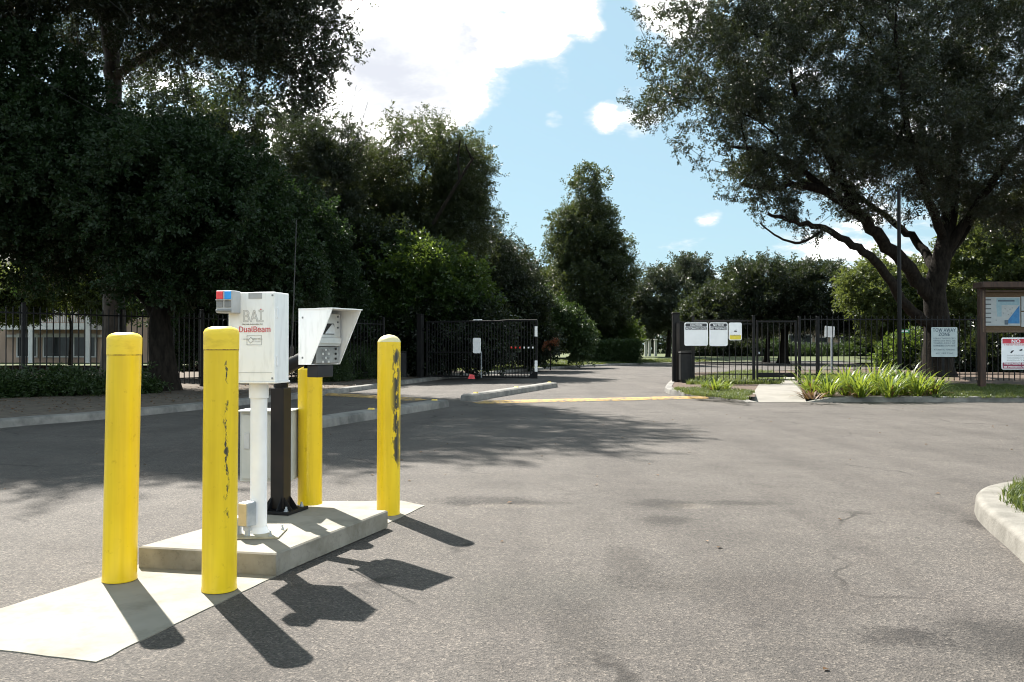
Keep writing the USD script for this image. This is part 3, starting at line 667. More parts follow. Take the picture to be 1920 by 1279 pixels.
cm = np.array([(cx0 + cx1) / 2, YC + .11, 0]); cw = cx1 - cx0
t = thing("grey_cabinet", "light grey electrical cabinet fixed behind the black post", "electrical cabinet", cm + Z1 * cb)
part(t, "cabinet_body", MB().box(cm + Z1 * (ct + cb) / 2, (cw, .19, ct - cb), ch=.006), "grey_cabinet")
part(t, "door", MB().box(cm + np.array([0, -.099, (ct + cb) / 2]), (cw - .03, .012, ct - cb - .04), ch=.004), "grey_cabinet")
part(t, "latch", MB().box(cm + np.array([-cw / 2 + .05, -.108, (ct + cb) / 2 + .04]), (.035, .008, .11), ch=.003), "light_grey")
part(t, "rain_hood", MB().box(cm + np.array([0, -.01, ct + .004]), (cw + .02, .23, .012), ch=.003), "grey_cabinet")
part(t, "cable", MB().tube([cm + [-.1, -.02, cb], cm + [-.1, -.06, cb - .08], cm + [-.098, -.1, .13]], .006, 6), "dark_box")
# ------------------------------------------------------------------ keypad pedestal: yellow post with a white hood open to the driver's side
bollard(581, 948, .12, .985, "yellow_post3", "shorter yellow bollard on the slab, its top hidden behind the white keypad hood", sleeve=False)
t = "/World/keypad_pedestal"
YK = 5.50
zt, zb = D(600, 581, YK - .06)[2], D(575, 684, YK - .06)[2]
oa = math.radians(-30); o_, q_ = np.array([math.cos(oa), math.sin(oa), 0]), np.array([-math.sin(oa), math.cos(oa), 0])   # towards the opening; across the hood
HW, DT, DB, TH = .277, .277, .097, .006
back = np.array([D(561, 600, YK - .06)[0], YK - .06, 0])


def wall(p0):                    # one side wall: back edge upright, front edge slanting
    z = Z1
    pts = []
    for off in (0, TH):
        for (d, zz) in ((0, zb), (DB, zb), (DT, zt), (0, zt)): pts.append(p0 + o_ * d + q_ * off + z * zz)
    return MB().hull(pts)


part(t, "hood_side", wall(back), "white_paint"); part(t, "hood_side", wall(back + q_ * (HW - TH)), "white_paint")
part(t, "hood_top", MB().hull([back + o_ * a + q_ * b + Z1 * (zt + c) for a in (-.004, DT + .006) for b in (-.004, HW + .004) for c in (.001, .008)]), "white_paint")
part(t, "hood_back", MB().hull([back + o_ * a + q_ * b + Z1 * c for a in (-.006, -.0) for b in (0, HW) for c in (zb, zt)]), "white_paint")
part(t, "hood_floor", MB().hull([back + o_ * a + q_ * b + Z1 * c for a in (0.002, DB - .004) for b in (TH + .002, HW - TH - .002) for c in (zb, zb + .006)]), "white_paint")
for d, zz in ((.03, zt - .05), (.03, zb + .045)):
    q = back + o_ * d - q_ * .0015 + Z1 * zz
    part(t, "rivet", MB().box(q, (.012, .004, .012), axes=[o_, q_, Z1], ch=.0015), "mid_grey")
# device inside: upper steel reader with a slot, lower keypad with rows of keys
hc = back + q_ * HW / 2
pt = np.array([bc[0], bc[1], .93]); he = hc + Z1 * (1.155 - hc[2]) - o_ * .004
part(t, "gooseneck_arm", MB().tube(smooth_line([pt - Z1 * .01, pt + Z1 * .03, pt + Z1 * .12 + o_ * .015, pt * .55 + he * .45 + Z1 * .075, he], 6), .047, 14), "black_metal", smooth=40)
part(t, "arm_flange", MB().box(he - o_ * .004, (.012, .17, .17), axes=[o_, q_, Z1], ch=.003), "black_metal")
ab = np.r_[D(547.5, 653, 5.5)[:2], 1.19]; tipq = D(556, 412, 5.5)
ta_ = thing("whip_aerial", "thin whip aerial rising between the white box and the keypad hood", "aerial", ab)
part(ta_, "rod", MB().tube([ab, ab + (tipq - ab) * .5, tipq], [.0042, .0036, .0028], 6), "dark_box")
part(ta_, "mount", MB().lathe(ab - Z1 * .04, [(.014, 0), (.014, .05), (.006, .07)], 10), "black_metal")
box_o = lambda d0, d1, s0, s1, z0, z1: MB().box(hc + o_ * (d0 + d1) / 2 + q_ * (s0 + s1) / 2 + Z1 * (z0 + z1) / 2, (d1 - d0, s1 - s0, z1 - z0), axes=[o_, q_, Z1], ch=.003)
zm = zb + (zt - zb) * .34
part(t, "reader_body", box_o(.03, .12, -.115, .115, zm, zt - .02), "steel")
part(t, "reader_slot", box_o(.11, .123, -.06, .055, zm + .075, zt - .085), "dark_box")
part(t, "reader_chute", MB().hull([hc + o_ * a + q_ * b + Z1 * c for a, b, c in [(.121, -.05, zm + .08), (.121, .05, zm + .08), (.137, -.05, zm + .08), (.137, .05, zm + .08), (.123, .03, zt - .09), (.123, .045, zt - .09)]]), "steel")
part(t, "reader_ledge", box_o(.119, .135, -.11, .11, zm + .014, zm + .055), "steel")
for s_, zz in ((.09, zt - .04), (.09, zt - .075), (.09, zm + .12), (-.09, zt - .04)):
    part(t, "screw", box_o(.119, .124, s_ - .006, s_ + .006, zz - .006, zz + .006), "dark_box")
part(t, "keypad_body", box_o(.02, .115, -.105, .105, zb + .008, zm - .004), "steel_dark")
for r_ in range(4):
    for c_ in range(3):
        s_, zz = -.045 + c_ * .026, zm - .024 - r_ * .026
        part(t, "key", box_o(.114, .120, s_ - .009, s_ + .009, zz - .008, zz + .008), "steel" if (r_ + c_) % 2 else "mid_grey")
for r_ in range(3):
    part(t, "button", box_o(.114, .122, .065, .082, zb + .03 + r_ * .032, zb + .045 + r_ * .032), "dark_box")
part(t, "lower_box", MB().box(hc * [1, 1, 0] + o_ * .065 - q_ * .015 + Z1 * (zb - .042), (.09, .15, .078), axes=[o_, q_, Z1], ch=.004), "mid_black")

# ------------------------------------------------------------------ fences and gates of black square bar
def fence_run(t, p0, p1, z0, ztop, rails, step, post_at=(), post=.07, bar=.022, spike=.0, zpost=None, posts=True):
    p0, p1 = np.asarray(p0, float)[:2], np.asarray(p1, float)[:2]
    d = p1 - p0; L = np.linalg.norm(d); d /= L; rz = math.atan2(d[1], d[0]); n = np.array([-d[1], d[0]])
    for s in post_at:
        c = np.r_[p0 + d * s, 0]; zp = (zpost or ztop + .06)
        m = MB().box(c + Z1 * (zp + z0 - .16) / 2, (post, post, zp - z0 + .16), rz=rz, ch=.004)
        pp = part(t, "post", m, "black_metal")
        part(pp, "post_cap", MB().box(c + Z1 * (zp + .012), (post + .012, post + .012, .022), rz=rz, ch=.008), "black_metal")
    for zr in rails:
        part(t, "rail", MB().box(np.r_[p0 + d * L / 2, zr], (L, .03, .036), rz=rz), "black_metal")
    k = int(L / step)
    for i in range(1, k):
        s = i * L / k
        if any(abs(s - q) < post * .7 for q in post_at): continue
        m = MB(); c = np.r_[p0 + d * s, 0]
        if spike:
            e = bar / 2; r = np.array([[x, y, z] for x in (-e, e) for y in (-e, e) for z in (z0, ztop - spike)] + [[0, 0, ztop]])
            co, si = math.cos(rz), math.sin(rz)
            m.hull(r @ np.array([[co, si, 0], [-si, co, 0], [0, 0, 1]]) + c)
        else:
            m.box(c + Z1 * (z0 + ztop) / 2, (bar, bar - .001, ztop - z0), rz=rz)
        part(t, "picket", m, "black_metal")


# left fence along the verge
fl0, fl1 = np.array([-13.2, 18.6]), np.array([-4.55, 30.2])
dl = fl1 - fl0; Ll = np.linalg.norm(dl)
t = thing("fence", "black picket fence under the dark trees along the left verge", "fence", (*fl0, 0))
fence_run(t, fl0, fl1, .2, 2.22, (.36, 2.05), .155, [Ll * i / 6 for i in range(7)], post=.08, spike=.05)
# open slide/swing gate leaf across the left lane's far side
g0, g1 = D(800, 653, 31.2), D(1006, 653, 29.2)
gz0, gz1 = D(1006, 710, 29.2)[2], D(1006, 599, 29.2)[2]
t = thing("vehicle_gate", "long black barred vehicle gate with white sign and reflectors", "gate", (*g0[:2], 0))
gd = (g1 - g0)[:2]; GL = np.linalg.norm(gd); gd /= GL; gn = np.array([gd[1], -gd[0]]); grz = math.atan2(gd[1], gd[0])
fence_run(t, g0, g1, gz0 + .02, gz1 - .02, (), .115, (), bar=.022)
for zr in (gz0 + .03, gz1 - .03):
    part(t, "rail", MB().box(np.r_[g0[:2] + gd * GL / 2, zr], (GL, .05, .06), rz=grz, ch=.004), "black_metal")
part(t, "middle_rail", MB().box(np.r_[g0[:2] + gd * GL * .21, (gz0 + gz1) / 2 - .12], (GL * .42, .04, .045), rz=grz), "black_metal")
for s in (.02, GL):
    part(t, "end_stile", MB().box(np.r_[g0[:2] + gd * s, (gz0 + gz1) / 2], (.065, .055, gz1 - gz0), rz=grz, ch=.004), "black_metal")
e1 = g0[:2] + gd * GL
part(t, "corner_gusset", MB().hull([np.r_[e1 + gd * a + gn * b, z] for b in (-.02, .02) for a, z in ((-.04, gz0 + .06), (-.3, gz0 + .06), (-.04, gz0 + .3))]), "black_metal")
gv = np.r_[gd, 0]
for py0, py1 in ((612, 631), (676, 697)):
    za, zc = D(1006, py1, 29.2)[2], D(1006, py0, 29.2)[2]
    part(t, "reflector_strip", MB().box(np.r_[e1 + gn * .034, (za + zc) / 2], (.10, .008, zc - za), rz=grz), "reflector_white", "white reflector strip")
for i, px in enumerate((962, 969.5, 977, 985, 992.5, 1000)):
    f_ = (px - 800) / 206.0; c = np.r_[g0[:2] + gd * GL * f_ + gn * .03, D(px, 652, 29.6)[2]]
    part(t, "reflector", MB().box(c, (.055, .012, .055), rz=grz, ch=.005), "reflector_red" if i < 3 else "reflector_white", ("red" if i < 3 else "white") + " square reflector")
sc = np.r_[g0[:2] + gd * GL * ((898.5 - 800) / 206) + gn * .035, D(898, 648, 30.2)[2]]
gs = thing("gate_sign", "blank white upright sign hung on the black vehicle gate", "sign", sc)
gr = np.r_[gd, 0]
part(gs, "board", plate(sc, .32, .54, .006, gr, Z1, .04), "sign_white")
part(t, "top_plate", MB().box(np.r_[g0[:2] + gd * GL * ((899 - 800) / 206), gz1 + .02], (.32, .07, .035), rz=grz), "reflector_white")
part(t, "drop_rod", MB().box(np.r_[g0[:2] + gd * GL * ((907 - 800) / 206) + gn * .04, (gz0 + sc[2] - .2) / 2], (.03, .02, sc[2] - .2 - gz0), rz=grz), "galvanised")
rb = np.r_[g0[:2] + gd * GL * ((889 - 800) / 206) + gn * .06, gz0 + .05]
part(t, "red_stop", MB().hull([rb + np.array(p) for p in [(-.13, -.03, -.1), (.13, -.03, -.1), (-.13, .03, -.1), (.13, .03, -.1), (-.06, 0, .08), (.1, 0, .04)]]), "red_plastic")
hp = np.r_[D(788, 653, 31.3)[:2], 0]
t = thing("gate_post", "tall black hinge post at the left end of the vehicle gate", "gate post", hp)
part(t, "post_tube", MB().box(hp + Z1 * 1.2, (.2, .2, 2.42), rz=grz, ch=.008), "black_metal")
part(t, "post_cap", MB().box(hp + Z1 * 2.43, (.23, .23, .05), rz=grz, ch=.02), "black_metal")
for zz in (.5, 1.9): part(t, "hinge", MB().box(hp + gv * .13 + Z1 * zz, (.1, .06, .08), rz=grz, ch=.006), "black_metal")
ob = hp + np.array([-.75, .3, 0])
t = thing("gate_operator", "dark grey gate motor cabinet standing left of the hinge post", "gate motor", ob)
part(t, "cabinet", MB().box(ob + Z1 * .58, (.42, .36, .92), ch=.02), "dark_box"); part(t, "lid", MB().box(ob + Z1 * 1.06, (.45, .39, .05), ch=.015), "dark_box"); part(t, "plinth", MB().box(ob + Z1 * .06, (.5, .44, .13), ch=.01), "kerb_concrete")

# right side: heavy post, opened leaf, fence with signs, walk gate, long fence
YF = 26.2
gp = np.r_[D(1267, 653, YF + 1.2)[:2], 0]
t = thing("gate_post", "broad dark gate post at the left end of the sign fence", "gate post", gp)
part(t, "post_tube", MB().box(gp + Z1 * 1.15, (.21, .21, 2.3), ch=.008), "black_metal"); part(t, "post_cap", MB().box(gp + Z1 * 2.32, (.25, .25, .05), ch=.02), "black_metal")
part(t, "brace_post", MB().box(gp + [.03, -.17, 1.0], (.11, .1, 2.0), ch=.006), "bronze_metal")
l0 = gp[:2] + [.12, .1]; l1 = l0 + np.array([.30, .954]) * 3.9
t = thing("vehicle_gate", "opened black gate leaf swung back behind the sign fence", "gate", (*l0, 0))
fence_run(t, l0, l1, .28, 2.1, (.3, 1.1, 2.08), .115, (0.05, 3.85), post=.06, zpost=2.12)
q = np.r_[D(1287, 653, YF + .7)[:2], KH - .02]
t = thing("gate_operator", "dark gate motor cabinet between the broad post and the sign fence", "gate motor", q)
part(t, "cabinet", MB().box(q + Z1 * .5, (.42, .34, .84), ch=.02), "dark_box"); part(t, "lid", MB().box(q + Z1 * .95, (.45, .37, .06), ch=.02), "dark_box"); part(t, "plinth", MB().box(q + Z1 * .02, (.34, .3, .14)), "dark_box")
fa, fb = D(1300, 653, YF + .3), D(1413, 653, YF)
fz0, fz1 = .22, D(1400, 601, YF)[2]
t = thing("fence", "short black fence carrying three signs beside the walk gate", "fence", (*fa[:2], 0))
LL = np.linalg.norm((fb - fa)[:2])
fence_run(t, fa, fb, fz0, fz1, (.40, fz1 - .1), .17, (0.0, LL), post=.085, zpost=D(1413, 593, YF)[2])
part(t, "sign_rail", MB().box(np.r_[((fa + fb) / 2)[:2] + [0, -.03], D(1350, 601, YF)[2]], (LL, .03, .05)), "bronze_metal")


def pxplate(x0, y0, x1, y1, Y, th, r):
    c = D((x0 + x1) / 2, (y0 + y1) / 2, Y); k = Y / FPX
    return c, (x1 - x0) * k, (y1 - y0) * k, plate(c, (x1 - x0) * k, (y1 - y0) * k, th, X1, Z1, r)


YS = YF - .08
for (x0, y0, x1, y1, l1, l2, lab) in ((1283, 604.5, 1327.5, 648.5, "CAUTION", "AUTOMATIC GATE", "widest white sign with black header on the short fence"), (1330, 604.5, 1364.5, 649, "NOTICE", "NO TRESPASS", "narrower white sign with black header, middle of the three fence signs")):
    c, w, h, pl = pxplate(x0, y0, x1, y1, YS, .006, .06)
    t = thing("fence_sign", lab, "sign", c); part(t, "board", pl, "sign_white")
    f = lambda fx, fy: c + X1 * w * fx + Z1 * h * fy - np.array([0, .0045, 0])
    part(t, "header", plate(f(0, .385), w * .90, h * .14, .003, X1, Z1, .03), "dark_print"); part(t, "subheader", plate(f(0, .24), w * .90, h * .11, .003, X1, Z1, 0), "dark_print")
    lettering(t, l1, h * .085, f(0, .345) - [0, .002, 0], X1, Z1, "sign_white", center=True, width=w * (.5 if w > .65 else .58), bold=True)
    lettering(t, l2, h * .07, f(0, .205) - [0, .002, 0], X1, Z1, "sign_white", center=True, width=w * .86, bold=True)
c, w, h, pl = pxplate(1366.5, 605, 1391, 638, YS, .006, .05)
t = thing("fence_sign", "small white and yellow warning sign, rightmost on the short fence", "sign", c); part(t, "board", pl, "sign_white")
part(t, "yellow_panel", plate(c - Z1 * h * .33 - [0, .0045, 0], w * .86, h * .26, .003, X1, Z1, .03), "sign_yellow")
lettering(t, "WARNING", h * .08, c - Z1 * h * .27 - [0, .0065, 0], X1, Z1, "plate_metal", center=True, width=w * .72, bold=True)
part(t, "pictogram", MB().hull([c + [x * w, -.006, z * h] for x, z in ((-.12, -.02), (.10, -.03), (.13, .03), (-.05, .06))] + [c + [x * w, -.0035, z * h] for x, z in ((-.12, -.02), (.10, -.03), (.13, .03), (-.05, .06))]), "dark_print")
part(t, "pictogram", MB().hull([c + [x * w, y, z * h] for y in (-.006, -.0035) for x, z in ((-.01, .06), (.09, .11), (.07, .12))]), "dark_print")

# pedestrian gate
ga, gb = D(1418, 653, YF), D(1494, 653, YF)
t = thing("walk_gate", "black pedestrian gate with a solid kick rail across the walk", "gate", (*ga[:2], KH))
GW = gb[0] - ga[0]; zt_ = D(1450, 601, YF)[2]
for x in (ga[0] + .03, gb[0] - .03): part(t, "stile", MB().box((x, YF, (zt_ + .2) / 2), (.055, .05, zt_ - .2), ch=.004), "black_metal")
for zr, hh in ((zt_ - .03, .05), (D(1450, 703, YF)[2], .13), (.23, .04)): part(t, "rail", MB().box((ga[0] + GW / 2, YF, zr), (GW - .1, .045, hh), ch=.004), "black_metal")
for i in range(1, 7): part(t, "picket", MB().box((ga[0] + GW * i / 7, YF, (zt_ + .2) / 2), (.022, .02, zt_ - .24)), "black_metal")
part(t, "lock_box", MB().box((ga[0] + .05, YF - .05, D(1420, 662, YF)[2]), (.1, .07, .13), ch=.008), "dark_box"); part(t, "handle", MB().box((ga[0] + .06, YF - .1, D(1420, 662, YF)[2]), (.05, .03, .05), ch=.008), "galvanised")
# long right fence
fr0 = D(1499, 653, YF)[:2]; LR = 10.5
t = thing("fence", "long black picket fence running behind the strap leaf plants to the right edge", "fence", (*fr0, 0))
fence_run(t, fr0, fr0 + [LR, .3], .2, D(1600, 591, YF)[2], (.40, D(1600, 599, YF)[2]), .172, (0, .58, 3.13, 5.6, 8.1, 10.5), post=.075, zpost=D(1600, 594, YF)[2], spike=.05)
# dark pole in front of the oak
pp = np.r_[D(1686.5, 653, YF - .35)[:2], KH - .02]
t = thing("lamp_pole", "tall thin dark pole in front of the great oak's limbs", "pole", pp)
part(t, "pole_tube", MB().tube([pp, pp + Z1 * 5.9], [.066, .05], 12), "black_metal"); part(t, "base_cover", MB().lathe(pp, [(.11, 0), (.11, .12), (.075, .16)], 12), "black_metal")
# tow away sign
tb = G(1768, 731, .11)
c, w, h, pl = pxplate(1746, 613.5, 1795, 669.5, tb[1] - .03, .006, .03)
t = thing("tow_sign", "pale rectangular TOW AWAY ZONE sign on a dark post", "sign", tb)
part(t, "sign_post", MB().box((tb[0], tb[1], (tb[2] + c[2] + h * .42) / 2), (.06, .05, c[2] + h * .42 - tb[2] + .04), ch=.004), "black_metal"); part(t, "board", pl, "sign_grey_white")
for txt, fy, hh, fw in (("TOW AWAY", .345, .115, .88), ("ZONE", .205, .11, .44), ("UNAUTHORIZED", .10, .05, .84), ("VEHICLES WILL BE", .02, .05, .84), ("TOWED AWAY AT", -.06, .05, .84), ("OWNERS EXPENSE", -.15, .055, .84), ("ATLANTIC TOWING", -.28, .05, .80), ("407 383 7260", -.40, .05, .66)):
    lettering(t, txt, h * hh, c + Z1 * h * fy - [0, .004, 0], X1, Z1, "navy_print", center=True, width=w * fw, bold=hh > .1)
# kiosk: roofed notice board with a map
kp = G(1841, 728, .11); YKI = kp[1]; kx = YKI / FPX
KX0, KX1 = D(1834, 600, YKI)[0], D(1985, 600, YKI)[0]
t = thing("notice_kiosk", "brown timber notice board with framed map at the right edge", "notice board", (*kp[:2], kp[2]))
zK = lambda py: D(1900, py, YKI)[2]
for x in (KX0 + .09, KX1 - .09): part(t, "post", MB().box((x, YKI, (zK(534) + .06) / 2), (.16, .16, zK(534) - .06), ch=.01), "kiosk_wood")
part(t, "roof_beam", MB().box(((KX0 + KX1) / 2, YKI - .02, zK(535)), (KX1 - KX0 + .06, .5, .16), ch=.015), "kiosk_wood")
part(t, "backing", MB().box(((KX0 + KX1) / 2, YKI + .02, zK(582)), (KX1 - KX0 - .30, .05, zK(545) - zK(622)), ch=.003), "cork")
for zz in (546, 622): part(t, "frame_rail", MB().box(((KX0 + KX1) / 2, YKI - .05, zK(zz)), (KX1 - KX0 - .26, .06, .05), ch=.006), "frame_wood")
for x in (D(1841, 600, YKI)[0], KX1 - .16): part(t, "frame_stile", MB().box((x, YKI - .051, zK(584)), (.05, .06, zK(545) - zK(623)), ch=.006), "frame_wood")
c, w, h, pl = pxplate(1845.5, 557, 1913, 611, YKI - .02, .003, 0)
mp = thing("map_poster", "white map poster with blue water pinned to the notice board", "poster", c)
part(mp, "sheet", pl, "paper")


def flat(parent, pts, mat, lift, name):
    part(parent, name, MB().hull([c + [x * w, -.002 - lift - e, z * h] for e in (0, .0012) for x, z in pts]), mat)


flat(mp, [(-.16, .46), (.48, .46), (.48, .22), (-.16, .22)], "pale_blue_print", 0, "sea"); flat(mp, [(-.17, .22), (-.02, .22), (-.02, -.18), (-.14, -.18)], "pale_blue_print", 0, "sea")
flat(mp, [(.48, .22), (.48, -.42), (.15, -.42), (.16, -.30)], "blue_print", 0, "sea"); flat(mp, [(.06, -.30), (.16, -.30), (.16, -.46), (.06, -.46)], "navy_print", .002, "inset")
flat(mp, [(-.12, .40), (.34, .40), (.34, .34), (-.12, .34)], "navy_print", .002, "title_band")
for k in range(6): flat(mp, [(-.46, .42 - k * .155), (-.31, .42 - k * .155), (-.31, .385 - k * .155), (-.46, .385 - k * .155)], "dark_print", 0, "legend_bar")
for x, z in ((.05, .1), (.12, .02), (.18, .08), (.22, -.05), (.14, -.1), (.25, .13), (-.2, -.3), (.0, -.05)): flat(mp, [(x, z), (x + .05, z + .01), (x + .04, z - .03)], "mid_grey", .001, "map_block")
for (y0, y1, lab) in ((556, 583, "upper white notice right of the map poster"), (585, 613, "lower white notice right of the map poster")):
    c, w, h, pl = pxplate(1915, y0, 1955, y1, YKI - .02, .003, 0)
    single("notice_sheet", pl, "paper", lab, "notice", group=None)
c, w, h, pl = pxplate(1877.5, 633, 1932, 693, YKI - .1, .006, .05)
t = thing("warning_sign", "white and red no trespassing sign below the notice board", "sign", c)
part(t, "board", pl, "sign_white")
f = lambda fx, fy: c + X1 * w * fx + Z1 * h * fy - np.array([0, .0045, 0])
part(t, "header", plate(f(0, .385), w * .92, h * .14, .003, X1, Z1, 0), "red_print"); part(t, "footer", plate(f(0, -.375), w * .92, h * .19, .003, X1, Z1, 0), "maroon_print")
lettering(t, "NO", h * .10, f(0, .335) - [0, .002, 0], X1, Z1, "sign_white", center=True, width=w * .30, bold=True)
lettering(t, "TRESPASSING", h * .05, f(0, .25), X1, Z1, "red_print", center=True, width=w * .86)
for txt, fy in (("24 HOUR SURVEILLANCE", -.08), ("THIS PROPERTY IS", -.16), ("PRIVATE", -.235)): lettering(t, txt, h * .04, f(0, fy), X1, Z1, "label_grey", center=True, width=w * .62)
for txt, fy in (("TRESPASSERS WILL", -.345), ("BE PROSECUTED", -.445)): lettering(t, txt, h * .055, f(0, fy) - [0, .002, 0], X1, Z1, "sign_white", center=True, width=w * .84, bold=True)
for pts in (((-.2, .02), (-.15, .09), (-.06, .11), (-.09, .07), (-.15, .01)), ((.12, .12), (.22, .15), (.22, .09), (.13, .08))):
    part(t, "camera_symbol", MB().hull([f(x, z) + [0, -e, 0] for e in (0, .002) for x, z in pts]), "dark_print")

# street name sign and tilted white sign behind the fence
sb_ = np.r_[D(1689, 653, 33)[:2], .11]
t = thing("street_name_sign", "small green street name sign behind the fence beside the oak", "street sign", sb_)
part(t, "sign_post", MB().tube([sb_, sb_ + Z1 * 2.0], .022, 8), "galvanised")
c = D(1697, 621, 32.9); part(t, "blade", plate(c, .33, .13, .006, X1, Z1, .01), "street_green")
for dx, ww in ((-.085, .10), (.05, .13)): part(t, "print_bar", plate(c + X1 * dx - [0, .004, 0], ww, .05, .002, X1, Z1, .01), "sign_white")
ws = np.r_[D(1559, 653, 34)[:2], .0]
t = thing("tilted_sign", "blank white square sign tilted on a thin post beyond the fence", "sign", ws)
part(t, "sign_post", MB().box(ws + Z1 * .85, (.06, .05, 1.9)), "galvanised")
c = D(1555.5, 622, 33.9); ta = math.radians(-4)
part(t, "board", plate(c, .40, .44, .006, np.array([math.cos(ta), 0, math.sin(ta)]), np.array([-math.sin(ta), 0, math.cos(ta)]), .04), "sign_white")

# overhead cables through the left trees
for (a, b, lab) in (((120, -70, 16), (640, 262, 27), "upper of two thin cables crossing the left trees"), ((60, 140, 17), (560, 330, 27), "lower of two thin cables crossing the left trees")):
    p, q = D(*a), D(*b); s = np.linspace(0, 1, 24)[:, None]
    single("overhead_cable", MB().tube(p + (q - p) * s - Z1 * (.5 * 4 * s * (1 - s)), .007, 5), "dark_box", lab, "cable")

# ------------------------------------------------------------------ buildings
def window(t, c, w, h, frame="white_trim"):
    fpath = part(t, "window", MB().box(c, (w + .16, .08, h + .16)), frame)
    part(fpath, "pane", MB().box(np.asarray(c) - [0, .045, 0], (w, .02, h)), "dark_window")


BY = 47.0
x0, x1 = D(-60, 653, BY)[0], D(395, 653, BY)[0]
t = thing("apartment_building", "peach two storey apartment building with a white balcony behind the left fence", "building", ((x0 + x1) / 2, BY, 0))
part(t, "wall", MB().box(((x0 + x1) / 2, BY + 5, 2.8), (x1 - x0, 10, 5.7)), "peach_wall")
part(t, "roof", MB().hull([(x, y, z) for x, y, z in ((x0 - .6, BY - .7, 5.66), (x1 + .6, BY - .7, 5.66), (x0 - .6, BY + 10.6, 5.66), (x1 + .6, BY + 10.6, 5.66), (x0 + 3, BY + 5, 8.3), (x1 - 3, BY + 5, 8.3))]), "roof_shingle")
bx0, bx1 = D(12, 653, BY)[0], D(192, 653, BY)[0]
zB = lambda py: D(100, py, BY - 1.3)[2]
part(t, "balcony_slab", MB().box(((bx0 + bx1) / 2, BY - .7, (zB(618) + zB(606)) / 2), (bx1 - bx0, 1.38, zB(606) - zB(618))), "white_trim")
part(t, "handrail", MB().box(((bx0 + bx1) / 2, BY - 1.33, zB(583)), (bx1 - bx0, .08, .08)), "white_trim")
for i in range(46):
    x = bx0 + .06 + i * (bx1 - bx0 - .12) / 45
    part(t, "baluster", MB().box((x, BY - 1.33, (zB(606) + zB(583)) / 2), (.05, .05, zB(583) - zB(606) - .082)), "white_trim")
for px in (14, 84, 188): part(t, "balcony_post", MB().box((D(px, 653, BY)[0], BY - 1.33, 2.83), (.22, .2, 5.62)), "white_trim")
part(t, "lower_beam", MB().box(((bx0 + bx1) / 2, BY - .06, zB(612) - .5), (bx1 - bx0, .1, .14)), "white_trim")
for px, ww in ((52, 1.0), (110, 1.5), (160, 1.1), (345, 1.2)):
    for zc in (1.35, 4.3): window(t, (D(px, 653, BY)[0], BY - .05, zc), ww, 1.15)
BY2 = 92.0
x0, x1 = D(1330, 653, BY2)[0], D(1618, 653, BY2)[0]
t = thing("apartment_building", "beige low building behind the lawn right of centre", "building", ((x0 + x1) / 2, BY2, 0))
zz = D(1500, 612, BY2)[2]
part(t, "wall", MB().box(((x0 + x1) / 2, BY2 + 6, zz / 2), (x1 - x0, 12, zz)), "beige_wall")
part(t, "roof", MB().hull([(x, y, z) for x, y, z in ((x0 - .8, BY2 - .9, zz + .01), (x1 + .8, BY2 - .9, zz + .01), (x0 - .8, BY2 + 13, zz + .01), (x1 + .8, BY2 + 13, zz + .01), (x0 + 3, BY2 + 6, zz + 2), (x1 - 3, BY2 + 6, zz + 2))]), "roof_shingle")
for px, ww, hh in ((1352, 1.5, 1.5), (1400, 1.3, 1.5), (1440, 1.2, 2.0), (1500, 2.4, 2.0), (1540, 1.2, 1.5), (1590, 1.6, 1.6)): window(t, (D(px, 653, BY2)[0], BY2 - .05, 1.6), ww, hh)
part(t, "corner_board", MB().box((x1 - .1, BY2 - .06, zz / 2), (.3, .1, zz)), "white_trim")
# pale fence in front of it
t = thing("patio_fence", "pale grey low patio fence in front of the beige building", "fence", (D(1560, 653, 88)[0], 88, .1))
for i in range(34):
    px = 1500 + i * 3.35; part(t, "board", MB().box((D(px, 653, 88)[0], 88, .95), (.16, .03, 1.7)), "fence_far_grey")
for zz_ in (.4, 1.75): part(t, "rail", MB().box((D(1555, 653, 88)[0], 88.04, zz_), (6.6, .04, .09)), "fence_far_grey")
# white gate columns far along the drive
for i, px in enumerate((1211, 1218, 1229)):
    q = np.r_[D(px, 653, 84)[:2], .1]
    t = thing("white_column", ("leftmost of three distant white columns beyond the bend of the drive", "middle of three distant white columns beyond the bend of the drive", "rightmost of three distant white columns beyond the bend of the drive")[i], "column", q)
    part(t, "shaft", MB().box(q + Z1 * .95, (.26, .26, 1.9), ch=.02), "white_trim"); part(t, "capital", MB().box(q + Z1 * 1.95, (.36, .36, .12), ch=.03), "white_trim")

# ------------------------------------------------------------------ trees
def rand_dir(n, rng):
    v = rng.normal(size=(n, 3)); return v / np.linalg.norm(v, axis=1, keepdims=True)


def sprig(rng, leaves, size, length, ratio=.45, spread=1.0):
    """A twig's worth of folded leaves round the x axis."""
    V, F = [], []
    for i in range(leaves):
        s = length * (i + .5) / leaves
        ax = np.array([rng.uniform(.2, 1.0), *rng.normal(0, .75 * spread, 2)]); ax /= np.linalg.norm(ax)
        up = np.array([rng.normal(0, .4), rng.normal(0, .5), 1.0]); sd = np.cross(up, ax); sd /= np.linalg.norm(sd); up = np.cross(ax, sd)
        L = size * rng.uniform(.7, 1.25); W = L * ratio * rng.uniform(.85, 1.2) / 2
        o = np.array([s, *rng.normal(0, size * .30, 2)]) + ax * size * .15
        k = len(V) * 4
        V.append([o, o + ax * L * .5 + sd * W + up * W * .35, o + ax * L - up * L * .08, o + ax * L * .5 - sd * W + up * W * .35])
        F += [[k, k + 1, k + 2], [k, k + 2, k + 3]]
    return np.array(V).reshape(-1, 3), np.array(F)


